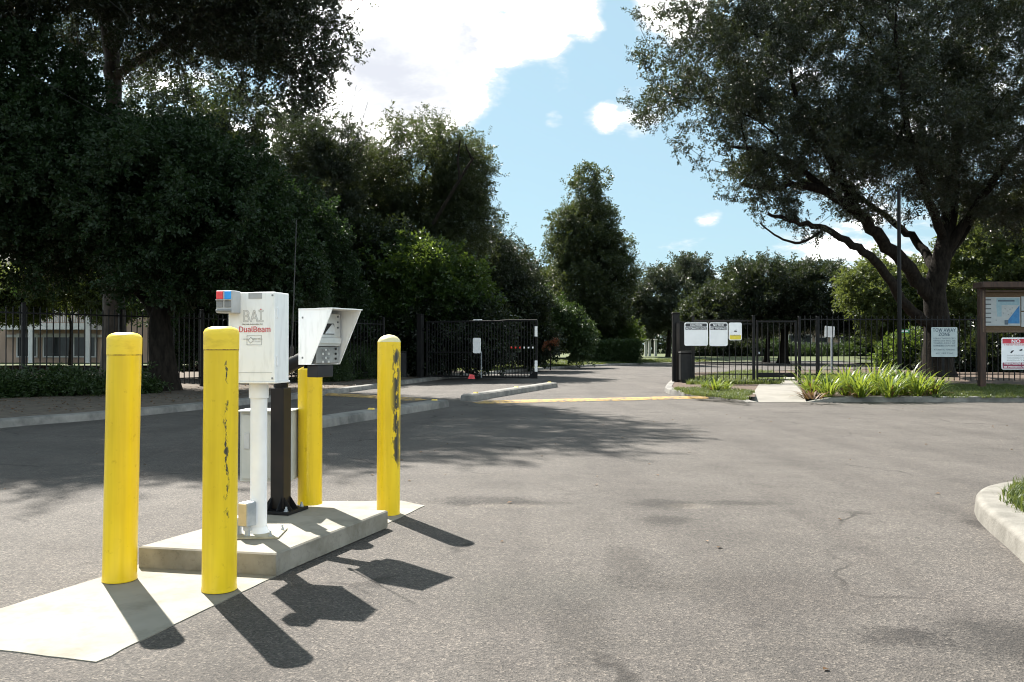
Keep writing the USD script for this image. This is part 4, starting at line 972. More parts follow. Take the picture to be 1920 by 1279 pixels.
def quats(dirs, rng, up=.6):
    """Rotations taking x to dirs, with the sprig's z kept roughly up."""
    n = len(dirs); ref = np.array([0, 0, 1.0]) * up + rand_dir(n, rng) * (1 - up * .6)
    y = np.cross(ref, dirs); y /= np.linalg.norm(y, axis=1, keepdims=True) + 1e-9; z = np.cross(dirs, y)
    m = np.stack([dirs, y, z], 2); tr = np.trace(m, axis1=1, axis2=2)
    from scipy.spatial.transform import Rotation
    return Rotation.from_matrix(m).as_quat()          # x y z w


def instancer(path, protos, mat, pos, quat, scale, idx, kind="stuff", pname="sprig"):
    pi = UsdGeom.PointInstancer.Define(stage, path)
    rel = pi.CreatePrototypesRel()
    for i, pm in enumerate(protos):
        p = f"{path}/{pname}" + (f"_{i:03d}" if i else "")
        usdkit.mesh(stage, p, pm, M[mat]); rel.AddTarget(p)
    pi.CreatePositionsAttr(Vt.Vec3fArray.FromNumpy(np.asarray(pos, np.float32)))
    q = np.asarray(quat, np.float32)
    pi.CreateOrientationsAttr(Vt.QuathArray([Gf.Quath(float(a[3]), float(a[0]), float(a[1]), float(a[2])) for a in q]))
    s = np.asarray(scale, np.float32); pi.CreateScalesAttr(Vt.Vec3fArray.FromNumpy(np.repeat(s[:, None], 3, 1)))
    pi.CreateProtoIndicesAttr(Vt.IntArray.FromNumpy(np.asarray(idx, np.int32)))
    setdata(pi.GetPrim(), kind=kind); return pi


PROTO = {}


def protos(kind):
    if kind not in PROTO:
        rng = np.random.default_rng(hash(kind) % 1000 if False else sum(map(ord, kind)))
        leaves, size, length, ratio, spread = {"oak": (26, .085, .42, .42, 1.0), "fine": (26, .075, .45, .30, 1.0), "vine": (30, .095, .45, .7, 1.0), "far": (22, .15, .6, .5, 1.1),
                                               "broad": (20, .15, .5, .5, 1.0), "shrub": (22, .075, .28, .5, 1.1), "hedge": (24, .06, .2, .5, 1.2)}[kind]
        PROTO[kind] = [sprig(rng, leaves, size, length, ratio, spread) for _ in range(4)]
    return PROTO[kind]


def blob_points(blobs, n, rng, shell=.5, lump=.5, lscale=.55, seed=0, zmin=.5):
    vol = np.array([np.prod(b[3:6]) ** .8 for b in blobs]); k = rng.choice(len(blobs), size=n * 3, p=vol / vol.sum())
    B = np.array(blobs); d = rand_dir(len(k), rng)
    r = (shell ** 3 + (1 - shell ** 3) * rng.random(len(k))) ** (1 / 3)
    rad = 1 + lump * (meshkit.fbm(d * 2.3 + k[:, None] * 7.1 + seed, 3) - .5) * 2
    p = B[k, :3] + d * (r * rad)[:, None] * B[k, 3:6]
    keep = (meshkit.fbm(p * lscale + seed * 3.3, 3) > .40) & (p[:, 2] > zmin)
    return p[keep][:n]


def tree(name, label, cat, base, limbs, blobs, n, mat, bark="bark", kind="oak", per=8, cl=.45, seed=0, group=None, shell=.5, lump=.5, lscale=.55, zmin=1.5, minr=.010, twig=.55, flare=True, out=.6, thin=1.0, scale=(.75, 1.3), stem="trunk", exp=2.35):
    """Trunk and limbs as given; boughs grow from them to every leaf cluster of the crown; the crown is leafy twigs round the clusters."""
    rng = np.random.default_rng(seed + 11); base = np.asarray(base, float)
    t = thing(name, label, cat, base, group=group)
    pos, par, mr = [], [], []

    def add(p, parent, r):
        pos.append(np.asarray(p, float)); par.append(parent); mr.append(r); return len(pos) - 1
    for li, (pts, r0, r1) in enumerate(limbs):
        pts = smooth_line(pts, 5); L = len(pts)
        if li == 0: last, i0 = add(pts[0], -1, r0), 1
        else:
            dd = np.linalg.norm(np.array(pos) - pts[0], axis=1); last, i0 = int(dd.argmin()), 1
        for i in range(i0, L):
            last = add(pts[i] + (rng.normal(0, .02 * r0 * 8, 3) if 0 < i < L - 1 and li else 0), last, r0 + (r1 - r0) * i / (L - 1))
    att = blob_points(blobs, n, rng, shell, lump, lscale, seed, zmin)
    sk = np.array(pos); dist = cKDTree(sk).query(att)[0]; att = att[np.argsort(dist)]
    P = np.zeros((len(pos) + len(att) * 14, 3)); P[:len(pos)] = sk; U = np.zeros_like(P); U[:, 2] = 1; cnt = len(pos)
    for i in range(1, cnt):
        if par[i] >= 0: d = P[i] - P[par[i]]; U[i] = d / (np.linalg.norm(d) + 1e-9)
    first = int(len(smooth_line(limbs[0][0], 5)) * .35)
    ends = []
    for a in att:
        v = a - P[:cnt]; dd = np.linalg.norm(v, axis=1) + 1e-6
        cost = dd * (1 + .7 * (1 - (v * U[:cnt]).sum(1) / dd)); cost[:first] += 50
        k = int(cost.argmin()); L = dd[k]; m = max(1, min(12, int(L / twig)))
        s0 = P[k].copy(); u0 = U[k]; last = k; bend = rng.normal(0, .10 * L, 3)
        for q in range(1, m + 1):
            s = q / m; p = s0 + (a - s0) * s + (u0 * L * .28 + bend) * s * (1 - s) * 1.6 + rng.normal(0, .03, 3) * (q < m)
            P[cnt] = p; d = p - P[last]; U[cnt] = d / (np.linalg.norm(d) + 1e-9); par.append(last); mr.append(0); last = cnt; cnt += 1
        ends.append(last)
    P = P[:cnt]; par = np.array(par); mr = np.array(mr); acc = np.zeros(cnt); nch = np.bincount(par[par >= 0], minlength=cnt)
    for i in range(cnt - 1, -1, -1):
        if nch[i] == 0: acc[i] = (minr * thin) ** exp
        rr = max(acc[i], 0)
        if mr[i] > 0: acc[i] = max(mr[i] ** exp, 0)
        if par[i] >= 0: acc[par[i]] += acc[i] if mr[i] == 0 or mr[par[i]] == 0 else 0
    rad = acc ** (1 / exp); rad = np.maximum(rad, mr)
    for i in range(1, cnt):
        if par[i] >= 0 and rad[i] > rad[par[i]] * .97 and mr[i] == 0: rad[i] = rad[par[i]] * .9 if rad[par[i]] > 0 else rad[i]
    ch = [[] for _ in range(cnt)]
    for i in range(1, cnt):
        if par[i] >= 0: ch[par[i]].append(i)
    trunk, starts = MB(), [(0, -1)]
    while starts:
        i, frm = starts.pop(); chain = ([frm] if frm >= 0 else []) + [i]
        while ch[chain[-1]]:
            c = sorted(ch[chain[-1]], key=lambda x: -rad[x] - (mr[x] > 0)); starts += [(x, chain[-1]) for x in c[1:]]; chain.append(c[0])
        if len(chain) < 2: continue
        r = rad[chain].copy()
        if frm >= 0: r[0] = r[1]
        pts = P[chain]
        if frm < 0 and flare:
            h = pts[:, 2] - pts[0, 2]; r *= 1 + .55 * np.exp(-h / .45)
        m = r.max(); trunk.tube(pts, r, 14 if m > .16 else (7 if m > .05 else (4 if m > .02 else 3)), cap=m > .05)
    v, f = trunk.get()
    if limbs[0][1] > .12:
        v = v + (meshkit.fbm(v * 2.6, 3, seed)[:, None] - .5) * np.array([.16, .16, .05]) * np.clip(limbs[0][1] * 2.2, .3, 1) * np.interp(np.full((len(v), 1), 0) + (np.linalg.norm(v[:, :2] - base[:2], axis=1)[:, None]), [0, 2.5, 6], [1, .55, .25])
    part(t, stem, (v, f), bark, smooth=True)
    ctr = np.array(blobs)[:, :3]; E = P[ends]
    pc = np.repeat(E, per, 0); off = rng.normal(0, 1, pc.shape); off *= (cl * rng.random((len(pc), 1)) ** .5) / (np.linalg.norm(off, axis=1, keepdims=True) + 1e-9)
    thinn = [i for i in range(cnt) if rad[i] < .03 and mr[i] == 0 and par[i] >= 0]
    ex = P[rng.choice(thinn, size=int(len(thinn) * .8))] if thinn else np.zeros((0, 3))
    pts = np.vstack([pc + off, ex + rng.normal(0, .12, ex.shape)])
    near_c = cKDTree(ctr).query(pts)[1]; o = pts - ctr[near_c]; o /= np.linalg.norm(o, axis=1, keepdims=True) + 1e-9
    d = o * out + rand_dir(len(pts), rng) * .9 - [0, 0, .12]; d /= np.linalg.norm(d, axis=1, keepdims=True)
    instancer(f"{t}/crown" if stem == "trunk" else f"{t}/foliage", protos(kind), mat, pts - base, quats(d, rng), rng.uniform(*scale, len(pts)), rng.integers(0, 4, len(pts)))
    return t


def px3(*rows): return [tuple(D(px, py, Y)) for px, py, Y in rows]


zb_ = KH - .02
# the great oak on the right: its limbs as the photograph shows them
YO = 33.0
ob = np.r_[D(1756, 653, YO)[:2], 0.0]
s_ = YO / FPX
oak_limbs = [([tuple(ob)] + px3((1757, 660, YO), (1757, 600, YO), (1752, 545, YO), (1762, 500, YO), (1778, 420, YO + .2), (1788, 330, YO + .4), (1798, 210, YO + .8), (1815, 80, YO + 1), (1825, -60, YO + 1.5)), .56, .10),
             (px3((1750, 560, YO), (1715, 515, YO - .3), (1665, 462, YO - .8), (1610, 405, YO - 1.4), (1560, 366, YO - 2), (1500, 345, YO - 2.6), (1440, 350, YO - 3), (1390, 345, YO - 3.4)), .30, .07),
             (px3((1745, 610, YO), (1700, 575, YO - .6), (1650, 500, YO - 1.6), (1600, 458, YO - 2.4), (1545, 430, YO - 3), (1490, 415, YO - 3.4), (1440, 400, YO - 3.6)), .22, .05),
             (px3((1610, 405, YO - 1.4), (1575, 330, YO - 1.5), (1535, 265, YO - 1.6), (1500, 200, YO - 1.8), (1480, 130, YO - 2)), .17, .06),
             (px3((1560, 366, YO - 2), (1490, 310, YO - 2.2), (1430, 285, YO - 2.5), (1370, 275, YO - 2.8)), .13, .05),
             (px3((1755, 510, YO), (1725, 460, YO + 1.2), (1680, 420, YO + 2), (1620, 375, YO + 3), (1560, 330, YO + 4)), .20, .06),
             (px3((1770, 450, YO + .1), (1740, 370, YO - 1.6), (1710, 280, YO - 3), (1690, 170, YO - 4), (1680, 60, YO - 4.6)), .18, .06),
             (px3((1770, 480, YO), (1815, 410, YO - .4), (1860, 340, YO - .8), (1915, 270, YO - 1), (1980, 200, YO - 1.4)), .20, .06),
             (px3((1766, 500, YO), (1800, 450, YO + 1), (1850, 380, YO + 2), (1930, 330, YO + 3)), .15, .05),
             (px3((1545, 430, YO - 3), (1500, 455, YO - 3.3), (1460, 445, YO - 3.5), (1425, 418, YO - 3.7)), .06, .025)]
oak_blobs = [(*D(1570, 130, YO - 1), 5.2, 5.5, 4.4), (*D(1350, 110, YO - 3), 3.2, 4.0, 3.9), (*D(1500, 290, YO - 3), 3.3, 3.2, 2.1), (*D(1770, 60, YO), 5.2, 6, 5.6), (*D(1960, 170, YO), 5.2, 6, 5.2), (*D(1700, 250, YO - 2), 4.2, 4.5, 2.9), (*D(1900, 330, YO + 1), 3.0, 4, 1.9), (*D(1480, -80, YO), 5.5, 5.5, 3.6), (*D(1390, 250, YO - 3.6), 1.7, 2.2, 1.5), (*D(1440, 350, YO - 3.2), 1.5, 1.6, 1.1), (*D(1560, 400, YO - 3), 1.7, 1.4, .9), (*D(1660, 330, YO - 2), 2.6, 2.4, 1.5), (*D(1900, 380, YO), 2.6, 3, 1.2)]
tree("oak_tree", "great spreading live oak on the right, dark limbs fanning over the fence", "tree", ob, oak_limbs, oak_blobs, 2600, "oak_leaf", kind="oak", per=11, cl=.38, scale=(.85, 1.4), seed=3, shell=.25, lump=.38, lscale=.6, zmin=4.3, twig=.55)

# tall tree on the left, its crown over the road (it shades the drive)
T2 = np.r_[D(213, 653, 27)[:2], 0.0]
limbs2 = [([tuple(T2)] + px3((214, 500, 27), (214, 330, 27), (212, 170, 27), (208, 90, 27), (190, 20, 27), (170, -60, 27), (160, -200, 26)), .36, .12),
          (px3((209, 100, 27), (228, 30, 26.8), (240, -80, 26), (270, -240, 25)), .2, .08), (px3((211, 150, 27), (330, 60, 26), (420, -20, 25), (520, -100, 24)), .16, .06),
          (px3((170, -60, 27), (60, -160, 24), (-60, -220, 21)), .15, .06)]
blobs2 = [(-10.6, 20.8, 12.6, 3.3, 3.3, 2.6), (-8.7, 23.8, 13.0, 4.2, 4.5, 3.6), (-12.6, 20.2, 12.6, 3.7, 3.7, 3.0), (-12.5, 29.5, 14.8, 4.8, 3.5, 4.0), (-16, 22, 13, 4.2, 5, 4), (-6.6, 25.6, 10.6, 1.6, 2, 2.2)]
tree("tall_tree", "tall tree at the upper left whose grey trunk rises behind the low dark trees", "tree", T2, limbs2, blobs2, 2300, "oak_leaf", bark="pale_bark", kind="oak", per=11, cl=.6, scale=(1.0, 1.6), seed=5, shell=.2, lump=.27, lscale=.40, zmin=7.5)
# dark ivy-like tree with its trunk before the fence
T1 = np.r_[G(306, 733, .1)[:2], .05]
limbs1 = [([tuple(T1)] + px3((304, 660, 22), (300, 600, 22), (306, 540, 22), (315, 440, 22), (330, 340, 22)), .34, .12), (px3((303, 600, 22), (250, 540, 22.3), (190, 480, 22.6)), .16, .06), (px3((306, 560, 22), (370, 500, 21.6), (450, 440, 21.2)), .16, .06)]
blobs1 = [(*D(330, 410, 22), 2.7, 3.0, 2.1), (*D(210, 370, 22.5), 2.2, 2.6, 1.7), (*D(450, 440, 22), 1.7, 2.2, 1.9), (*D(300, 330, 23), 2.0, 2.2, 1.0), (*D(500, 520, 23), 1.1, 1.4, .9)]
tree("broad_tree", "low dense dark green tree whose thick trunk stands before the left fence", "tree", T1, limbs1, blobs1, 900, "vine_leaf", kind="vine", per=12, cl=.36, seed=8, shell=.45, lump=.65, lscale=.9, zmin=2.5)
T0 = np.r_[D(-40, 653, 21.5)[:2], .05]
tree("broad_tree", "dense dark tree filling the left edge of the picture", "tree", T0, [([tuple(T0)] + px3((-38, 560, 21.5), (-30, 420, 21.5), (10, 250, 21.5)), .26, .1)], [(*D(20, 330, 21.5), 2.3, 2.6, 2.6), (*D(60, 200, 22), 1.8, 2.2, 1.5), (*D(-90, 250, 21), 2.4, 2.6, 3)], 680, "vine_leaf", kind="vine", per=12, cl=.36, seed=9, shell=.4, lump=.6, lscale=.9, zmin=2.7)


def simple_tree(name, label, cat, px, Y, blobs_px, n, mat, kind, per=9, cl=.5, seed=0, r=.16, top=None, **k):
    """blobs_px: (px, py, depth offset, rx px, ry px, depth radius m)"""
    b = np.r_[D(px, 653, Y)[:2], .05]; s = Y / FPX
    bl = [(*D(q[0], q[1], Y + q[2]), q[3] * s, q[5], q[4] * s) for q in blobs_px]
    ty = top or min(q[1] for q in blobs_px)
    limbs = [([tuple(b)] + px3((px + 3, (653 * 2 + ty) / 3, Y), (px - 4, (653 + ty * 2) / 3, Y), (px + 4, ty, Y)), r, r * .3)]
    return tree(name, label, cat, b, limbs, bl, n, mat, kind=kind, per=per, cl=cl, seed=seed, **k)


# middle group behind the gate
simple_tree("oak_tree", "big rounded oak with a dead forked limb, left of the open sky", "tree", 790, 40, [(790, 330, 0, 120, 110, 3.2), (700, 390, 1, 90, 110, 3), (860, 420, 0, 62, 90, 2.4), (770, 480, -1, 120, 80, 2.6), (650, 450, 0, 80, 110, 2.6), (860, 330, 0, 60, 90, 2.2)], 1300, "olive_leaf", "oak", per=9, cl=.6, seed=21, r=.3, shell=.35, lump=.38, zmin=2.0, scale=(.9, 1.5))
dl_ = MB().tube(smooth_line(px3((812, 420, 37), (845, 365, 36.6), (872, 320, 36.4), (888, 296, 36.3)), 5), np.linspace(.085, .045, 16), 7).tube(px3((862, 338, 36.5), (858, 300, 36.3), (863, 262, 36.2)), [.07, .05, .03], 6).tube(px3((886, 300, 36.3), (876, 280, 36.2), (872, 268, 36.2)), [.05, .035, .02], 5)
part("/World/oak_tree_001", "dead_limb", dl_, "bark", smooth=True)
simple_tree("scraggly_tree", "thin scraggly grey-green tree with bare twigs against the cloud", "tree", 625, 36, [(620, 330, 0, 62, 90, 1.6), (575, 300, 0, 50, 80, 1.5), (650, 300, 0, 30, 60, 1.0), (600, 400, 0, 70, 90, 1.8)], 520, "dark_leaf", "oak", per=6, cl=.4, seed=22, r=.13, shell=.2, lump=.5, zmin=3, twig=.4)
tw = MB(); rr_ = np.random.default_rng(4)
for px0, px1, py1 in ((640, 652, 175), (628, 612, 205), (660, 690, 190), (650, 668, 160), (672, 704, 215), (615, 596, 190)):
    a, b = D(px0, 290, 36), D(px1, py1, 36); tw.tube([a, (a + b) / 2 + rr_.normal(0, .12, 3), b], [.022, .014, .006], 4)
    for k in range(4):
        s = .4 + .15 * k; c = a + (b - a) * s; tw.tube([c, c + rr_.normal(0, .22, 3) + Z1 * .25], [.009, .004], 3)
part("/World/scraggly_tree", "bare_twigs", tw, "pale_bark")
simple_tree("oak_tree", "tall dark tree behind the vehicle gate just left of the sky gap", "tree", 905, 46, [(905, 500, 0, 60, 80, 2.2), (930, 570, 0, 75, 70, 2.4), (975, 540, 1, 40, 70, 1.8)], 430, "dark_leaf", "oak", per=9, cl=.55, seed=23, r=.16, scale=(1.0, 1.6), zmin=1.2)
simple_tree("conical_tree", "freestanding cone shaped oak in the centre against blue sky", "tree", 1095, 66, [(1098, 360, 0, 36, 50, 1.6), (1095, 440, 0, 68, 66, 2.5), (1098, 530, 0, 88, 70, 3.0), (1095, 600, 0, 82, 50, 2.8), (1140, 500, 0, 52, 70, 2)], 1000, "olive_leaf", "far", per=8, cl=.55, seed=25, r=.22, shell=.3, lump=.36, zmin=1.0, scale=(.75, 1.2))
simple_tree("olive_tree", "silvery grey-green tree with leaning trunk beyond the bend", "tree", 1252, 78, [(1235, 560, 0, 62, 52, 3), (1290, 530, 2, 45, 45, 2.6), (1205, 590, 0, 38, 42, 2.2), (1330, 560, 3, 40, 50, 2.5)], 560, "silver_leaf", "far", per=8, cl=.6, seed=25, r=.22, shell=.3, lump=.4, zmin=2.4, scale=(.9, 1.5))
simple_tree("oak_tree", "wide dark oak with forking trunk behind the walk gate", "tree", 1468, 64, [(1450, 540, 0, 90, 62, 4), (1390, 570, 0, 70, 52, 3.5), (1540, 560, 0, 90, 62, 3.6), (1600, 590, 0, 50, 42, 3), (1320, 590, 2, 40, 42, 3)], 950, "dark_leaf", "far", per=8, cl=.6, seed=26, r=.34, shell=.25, lump=.38, zmin=2.4, scale=(.8, 1.3))
simple_tree("oak_tree", "slim trunked oak behind the short sign fence", "tree", 1437, 68, [(1400, 560, 0, 60, 50, 3), (1440, 590, 1, 60, 34, 3)], 260, "oak_leaf", "far", per=8, cl=.6, seed=27, r=.2, zmin=2.4)
# sunny thicket behind the oak on the right and far wood
simple_tree("sunny_tree", "yellow-green sunlit tree right of the oak's trunk, behind the notice board", "tree", 1850, 50, [(1850, 500, 0, 90, 90, 2.6), (1930, 470, 0, 80, 90, 2.6), (1790, 560, 0, 50, 60, 2)], 620, "sunny_leaf", "broad", per=8, cl=.6, seed=28, r=.14, lump=.42, zmin=.6)
simple_tree("sunny_tree", "yellow-green young tree between the oak's lower limb and the pole", "tree", 1650, 52, [(1650, 560, 0, 60, 70, 2.2), (1690, 600, 0, 50, 60, 2), (1725, 540, 3, 40, 50, 2)], 430, "sunny_leaf", "broad", per=8, cl=.55, seed=29, r=.1, lump=.45, zmin=.5)
simple_tree("sunny_tree", "taller green tree at the right edge above the notice board", "tree", 1960, 58, [(1960, 440, 0, 90, 90, 3), (1880, 430, 2, 70, 60, 2.6)], 380, "bright_leaf", "broad", per=8, cl=.65, seed=30, r=.16, lump=.42, zmin=1.0)
for i, (px, Y, w, h, lab, m_) in enumerate(((1790, 41, 70, 60, "dark green shrub behind the tow away sign", "dark_leaf"), (1885, 40, 75, 58, "dark green shrub behind the notice board posts", "dark_leaf"), (1700, 44, 45, 40, "green shrub left of the oak's trunk", "bright_leaf"), (1965, 40, 70, 60, "dark green shrub behind the red and white sign", "hedge_leaf"))):
    simple_tree("shrub", lab, "shrub", px, Y, [(px, 665, 0, w * .7, h * .8, 1.4), (px - w * .3, 680, 0, w * .5, h * .5, 1.0)], 200, m_, "broad", per=8, cl=.35, seed=40 + i, r=.04, zmin=.15, stem="stem", flare=False, top=640, lump=.4)
# understory behind the gate
us = [(790, 34, [(790, 520, 0, 90, 60, 1.6), (850, 560, 0, 60, 60, 1.5), (740, 570, 0, 70, 70, 1.6)], 420, "bright_leaf", "bright green leafy bush above the vehicle gate"),
      (690, 35, [(690, 500, 0, 80, 90, 1.8), (640, 560, 0, 70, 80, 1.7)], 380, "dark_leaf", "dark bushy tree behind the far bollard"),
      (820, 33.5, [(820, 620, 0, 90, 60, 1.3), (740, 640, 0, 80, 50, 1.3), (890, 630, 0, 60, 55, 1.2)], 360, "dark_leaf", "dark shrub mass seen through the vehicle gate"),
      (960, 45, [(960, 600, 0, 55, 60, 1.5), (1000, 640, 0, 42, 36, 1.3)], 300, "dark_leaf", "dark green bush behind the gate's free end"),
      (1010, 52, [(1010, 600, 0, 60, 50, 1.7), (1060, 635, 0, 50, 38, 1.6)], 330, "hedge_leaf", "green arching bush right of the vehicle gate"),
      (1150, 68, [(1150, 622, 0, 50, 32, 1.6), (1120, 655, 0, 45, 30, 1.5)], 230, "bright_leaf", "light green bush above the clipped hedge"),
      (560, 31, [(560, 480, 0, 80, 110, 1.9), (600, 570, 0, 80, 90, 1.8), (520, 590, 0, 70, 80, 1.7)], 460, "vine_leaf", "dark vine covered thicket behind the keypad hood"),
      (420, 30, [(420, 560, 0, 90, 90, 1.8), (350, 600, 0, 70, 70, 1.6)], 380, "vine_leaf", "dark thicket behind the white reader box")]
for i, (px, Y, bl, n_, m_, lab) in enumerate(us):
    simple_tree("bush", lab, "bush", px, Y, bl, n_, m_, "broad" if m_ != "vine_leaf" else "vine", per=9, cl=.42, seed=60 + i, r=.07, zmin=.1, stem="stem", flare=False, lump=.45, shell=.35)
# backdrop wood behind the left fence and beyond
bk = [(-60, 56, 420, 150, 230, "dark_leaf", "leftmost tall wood tree behind the apartment building"), (130, 60, 380, 150, 250, "dark_leaf", "wood tree rising over the apartment balcony"), (330, 58, 330, 150, 280, "dark_leaf", "wood tree behind the dark tree's trunk"), (500, 54, 300, 140, 290, "dark_leaf", "wood tree behind the white reader box"),
      (640, 56, 420, 110, 170, "dark_leaf", "wood tree behind the keypad hood"), (980, 72, 560, 90, 90, "dark_leaf", "distant tree in the gap left of the cone shaped tree"), (1700, 78, 560, 120, 80, "bright_leaf", "distant tree behind the oak's trunk"), (1860, 76, 540, 140, 100, "hedge_leaf", "distant tree behind the notice board")]
for i, (px, Y, py, rx, ry, m_, lab) in enumerate(bk):
    simple_tree("wood_tree", lab, "tree", px, Y, [(px, py, 0, rx, ry * .8, 3.2), (px + rx * .4, py + ry * .4, 1, rx * .8, ry * .6, 3), (px - rx * .5, py + ry * .3, 1, rx * .7, ry * .6, 3)], 400, m_, "far", per=9, cl=.8, seed=80 + i, r=.25, lump=.4, shell=.3, zmin=1.0, scale=(1.0, 1.7), twig=.9)
simple_tree("lit_tree", "sunlit yellow-green tree seen under the dark canopy at left", "tree", 130, 40, [(120, 535, 0, 75, 40, 1.8), (215, 550, 0, 50, 40, 1.6), (15, 555, 0, 70, 40, 1.6)], 380, "sunny_leaf", "broad", per=8, cl=.4, seed=95, r=.08, zmin=2.6, stem="trunk")

rng = np.random.default_rng(303)
wb = [(x, 135 + rng.uniform(-8, 8), rng.uniform(2.5, 4.5), rng.uniform(6, 9), 5, rng.uniform(4.0, 6.5)) for x in np.arange(-70, 150, 7.5)]
wp = blob_points(wb, 7000, rng, .5, .4, .3, 5, .3); wd = rand_dir(len(wp), rng)
instancer("/World/distant_wood", [sprig(rng, 20, .55, 1.6, .6, 1.1) for _ in range(4)], "dark_leaf", wp, quats(wd, rng), rng.uniform(.8, 1.4, len(wp)), rng.integers(0, 4, len(wp)))
for i, (px, py, w, h, m_, lab) in enumerate(((1330, 655, 40, 22, "dark_leaf", "dark low bush seen between the two white headed signs and the motor cabinet"), (1385, 658, 42, 20, "dark_leaf", "dark low bush seen under the white and yellow sign"), (1445, 660, 36, 15, "hedge_leaf", "low bush seen through the walk gate"), (1520, 664, 40, 10, "hedge_leaf", "low clipped bush left of the tilted white sign"), (1590, 663, 34, 11, "hedge_leaf", "low clipped bush right of the tilted white sign"), (1640, 635, 40, 40, "bright_leaf", "tall green bush at the beige building's right corner"))):
    simple_tree("far_bush", lab, "bush", px, 84, [(px, py, 0, w, h, 1.8), (px + w * .5, py + 3, 0, w * .6, h * .8, 1.5)], 150, m_, "far", per=8, cl=.5, seed=160 + i, r=.05, zmin=.1, stem="stem", flare=False, lump=.3)
# clipped hedge
hx0, hx1 = D(1101, 653, 62)[0], D(1199, 653, 62)[0]; hz = D(1150, 645, 62)[2]
rng = np.random.default_rng(31)
n_ = 2600; face = rng.random(n_)
p = np.c_[rng.uniform(hx0, hx1, n_), rng.uniform(62, 63.6, n_), rng.uniform(.32, hz, n_)]
p[face < .4, 2] = hz + rng.normal(0, .03, (face < .4).sum()); q = (face >= .4) & (face < .8); p[q, 1] = 62 + rng.normal(0, .04, q.sum())
hb = np.array([(hx0 + hx1) / 2, 62.8, .2])
t = thing("hedge", "clipped rectangular hedge at the far side of the drive", "hedge", hb)
part(t, "stem", MB().box(hb + Z1 * (hz / 2 - .1), (hx1 - hx0 - .3, 1.2, hz - .25)), "mulch")
instancer(f"{t}/foliage", [sprig(rng, 24, .11, .3, .5, 1.2) for _ in range(3)], "hedge_leaf", p - hb, quats(rand_dir(n_, rng), rng), rng.uniform(.8, 1.2, n_), rng.integers(0, 3, n_))

# low shrubs under the left fence
for i in range(9):
    f_ = i / 8; c = np.array([-14.6 + f_ * 5.4, 17.2 + f_ * 3.2, 0.1]) + [rng.uniform(-.2, .2), rng.uniform(-.3, .3), 0]
    if i == 7: c += [.0, -.2, 0]
    h = .14 + .05 * rng.random()
    pl_ = ("at the left picture edge", "second from the left edge", "third from the left edge", "fourth from the left edge", "in the middle of the row", "right of the row's middle", "left of the first bollard", "just left of the first bollard's top", "at the row's right end by the dark trunk")[i]
    tree("low_shrub", f"low leafy shrub under the left fence, {pl_}", "shrub", c, [([tuple(c), tuple(c + Z1 * .2), tuple(c + Z1 * h)], .03, .012)], [(c[0], c[1], .1 + h * .9, .62, .55, h)], 70, "hedge_leaf", kind="shrub", per=10, cl=.2, seed=120 + i, zmin=.1, stem="stem", flare=False, group=None, twig=.3, minr=.006)
for i, (px, py) in enumerate(((655, 712), (700, 708), (610, 716))):
    c = G(px, py, .1); tree("low_shrub", ("grassy grey-green shrub left of the far bollard", "grassy shrub directly behind the far bollard", "low shrub right of the keypad post")[i], "shrub", c, [([tuple(c), tuple(c + Z1 * .2), tuple(c + Z1 * .5)], .03, .012)], [(c[0], c[1], .5, .7, .5, .5)], 70, "hedge_leaf", kind="fine", per=8, cl=.25, seed=140 + i, zmin=.1, stem="stem", flare=False, twig=.3, minr=.006)
c = np.r_[D(1032, 653, 43)[:2], .1]
tree("croton", "small red and orange leaved plant right of the vehicle gate", "plant", c, [([tuple(c), tuple(c + Z1 * .6), tuple(c + Z1 * 1.3)], .03, .015)], [(c[0], c[1], 1.62, .26, .26, .2)], 9, "red_leaf", kind="shrub", per=5, cl=.16, seed=150, zmin=.3, stem="stem", flare=False)

# strap-leaved lily clumps
def lily(rng, n, h, w):
    V, F = [], []
    for i in range(n):
        a = rng.uniform(0, 2 * math.pi); L = h * rng.uniform(.7, 1.25); el = math.radians(rng.uniform(42, 84)); bend = rng.uniform(.9, 2.6)
        d = np.array([math.cos(a), math.sin(a)]); sd = np.array([-d[1], d[0], 0]); p = np.array([*(d * rng.uniform(0, .16)), 0.0]); k0 = len(V); m = 6
        for j in range(m + 1):
            s = j / m; ww = w * (.75 + .5 * s if s < .4 else .95 * (1 - ((s - .4) / .6) ** 2) + .05)
            V += [p - sd * ww, p + sd * ww]
            e = el - bend * s * s; p = p + np.array([*(d * math.cos(e)), math.sin(e)]) * L / m
        for j in range(m):
            q = k0 + 2 * j; F += [[q, q + 1, q + 3], [q, q + 3, q + 2]]
    return np.array(V), np.array(F)


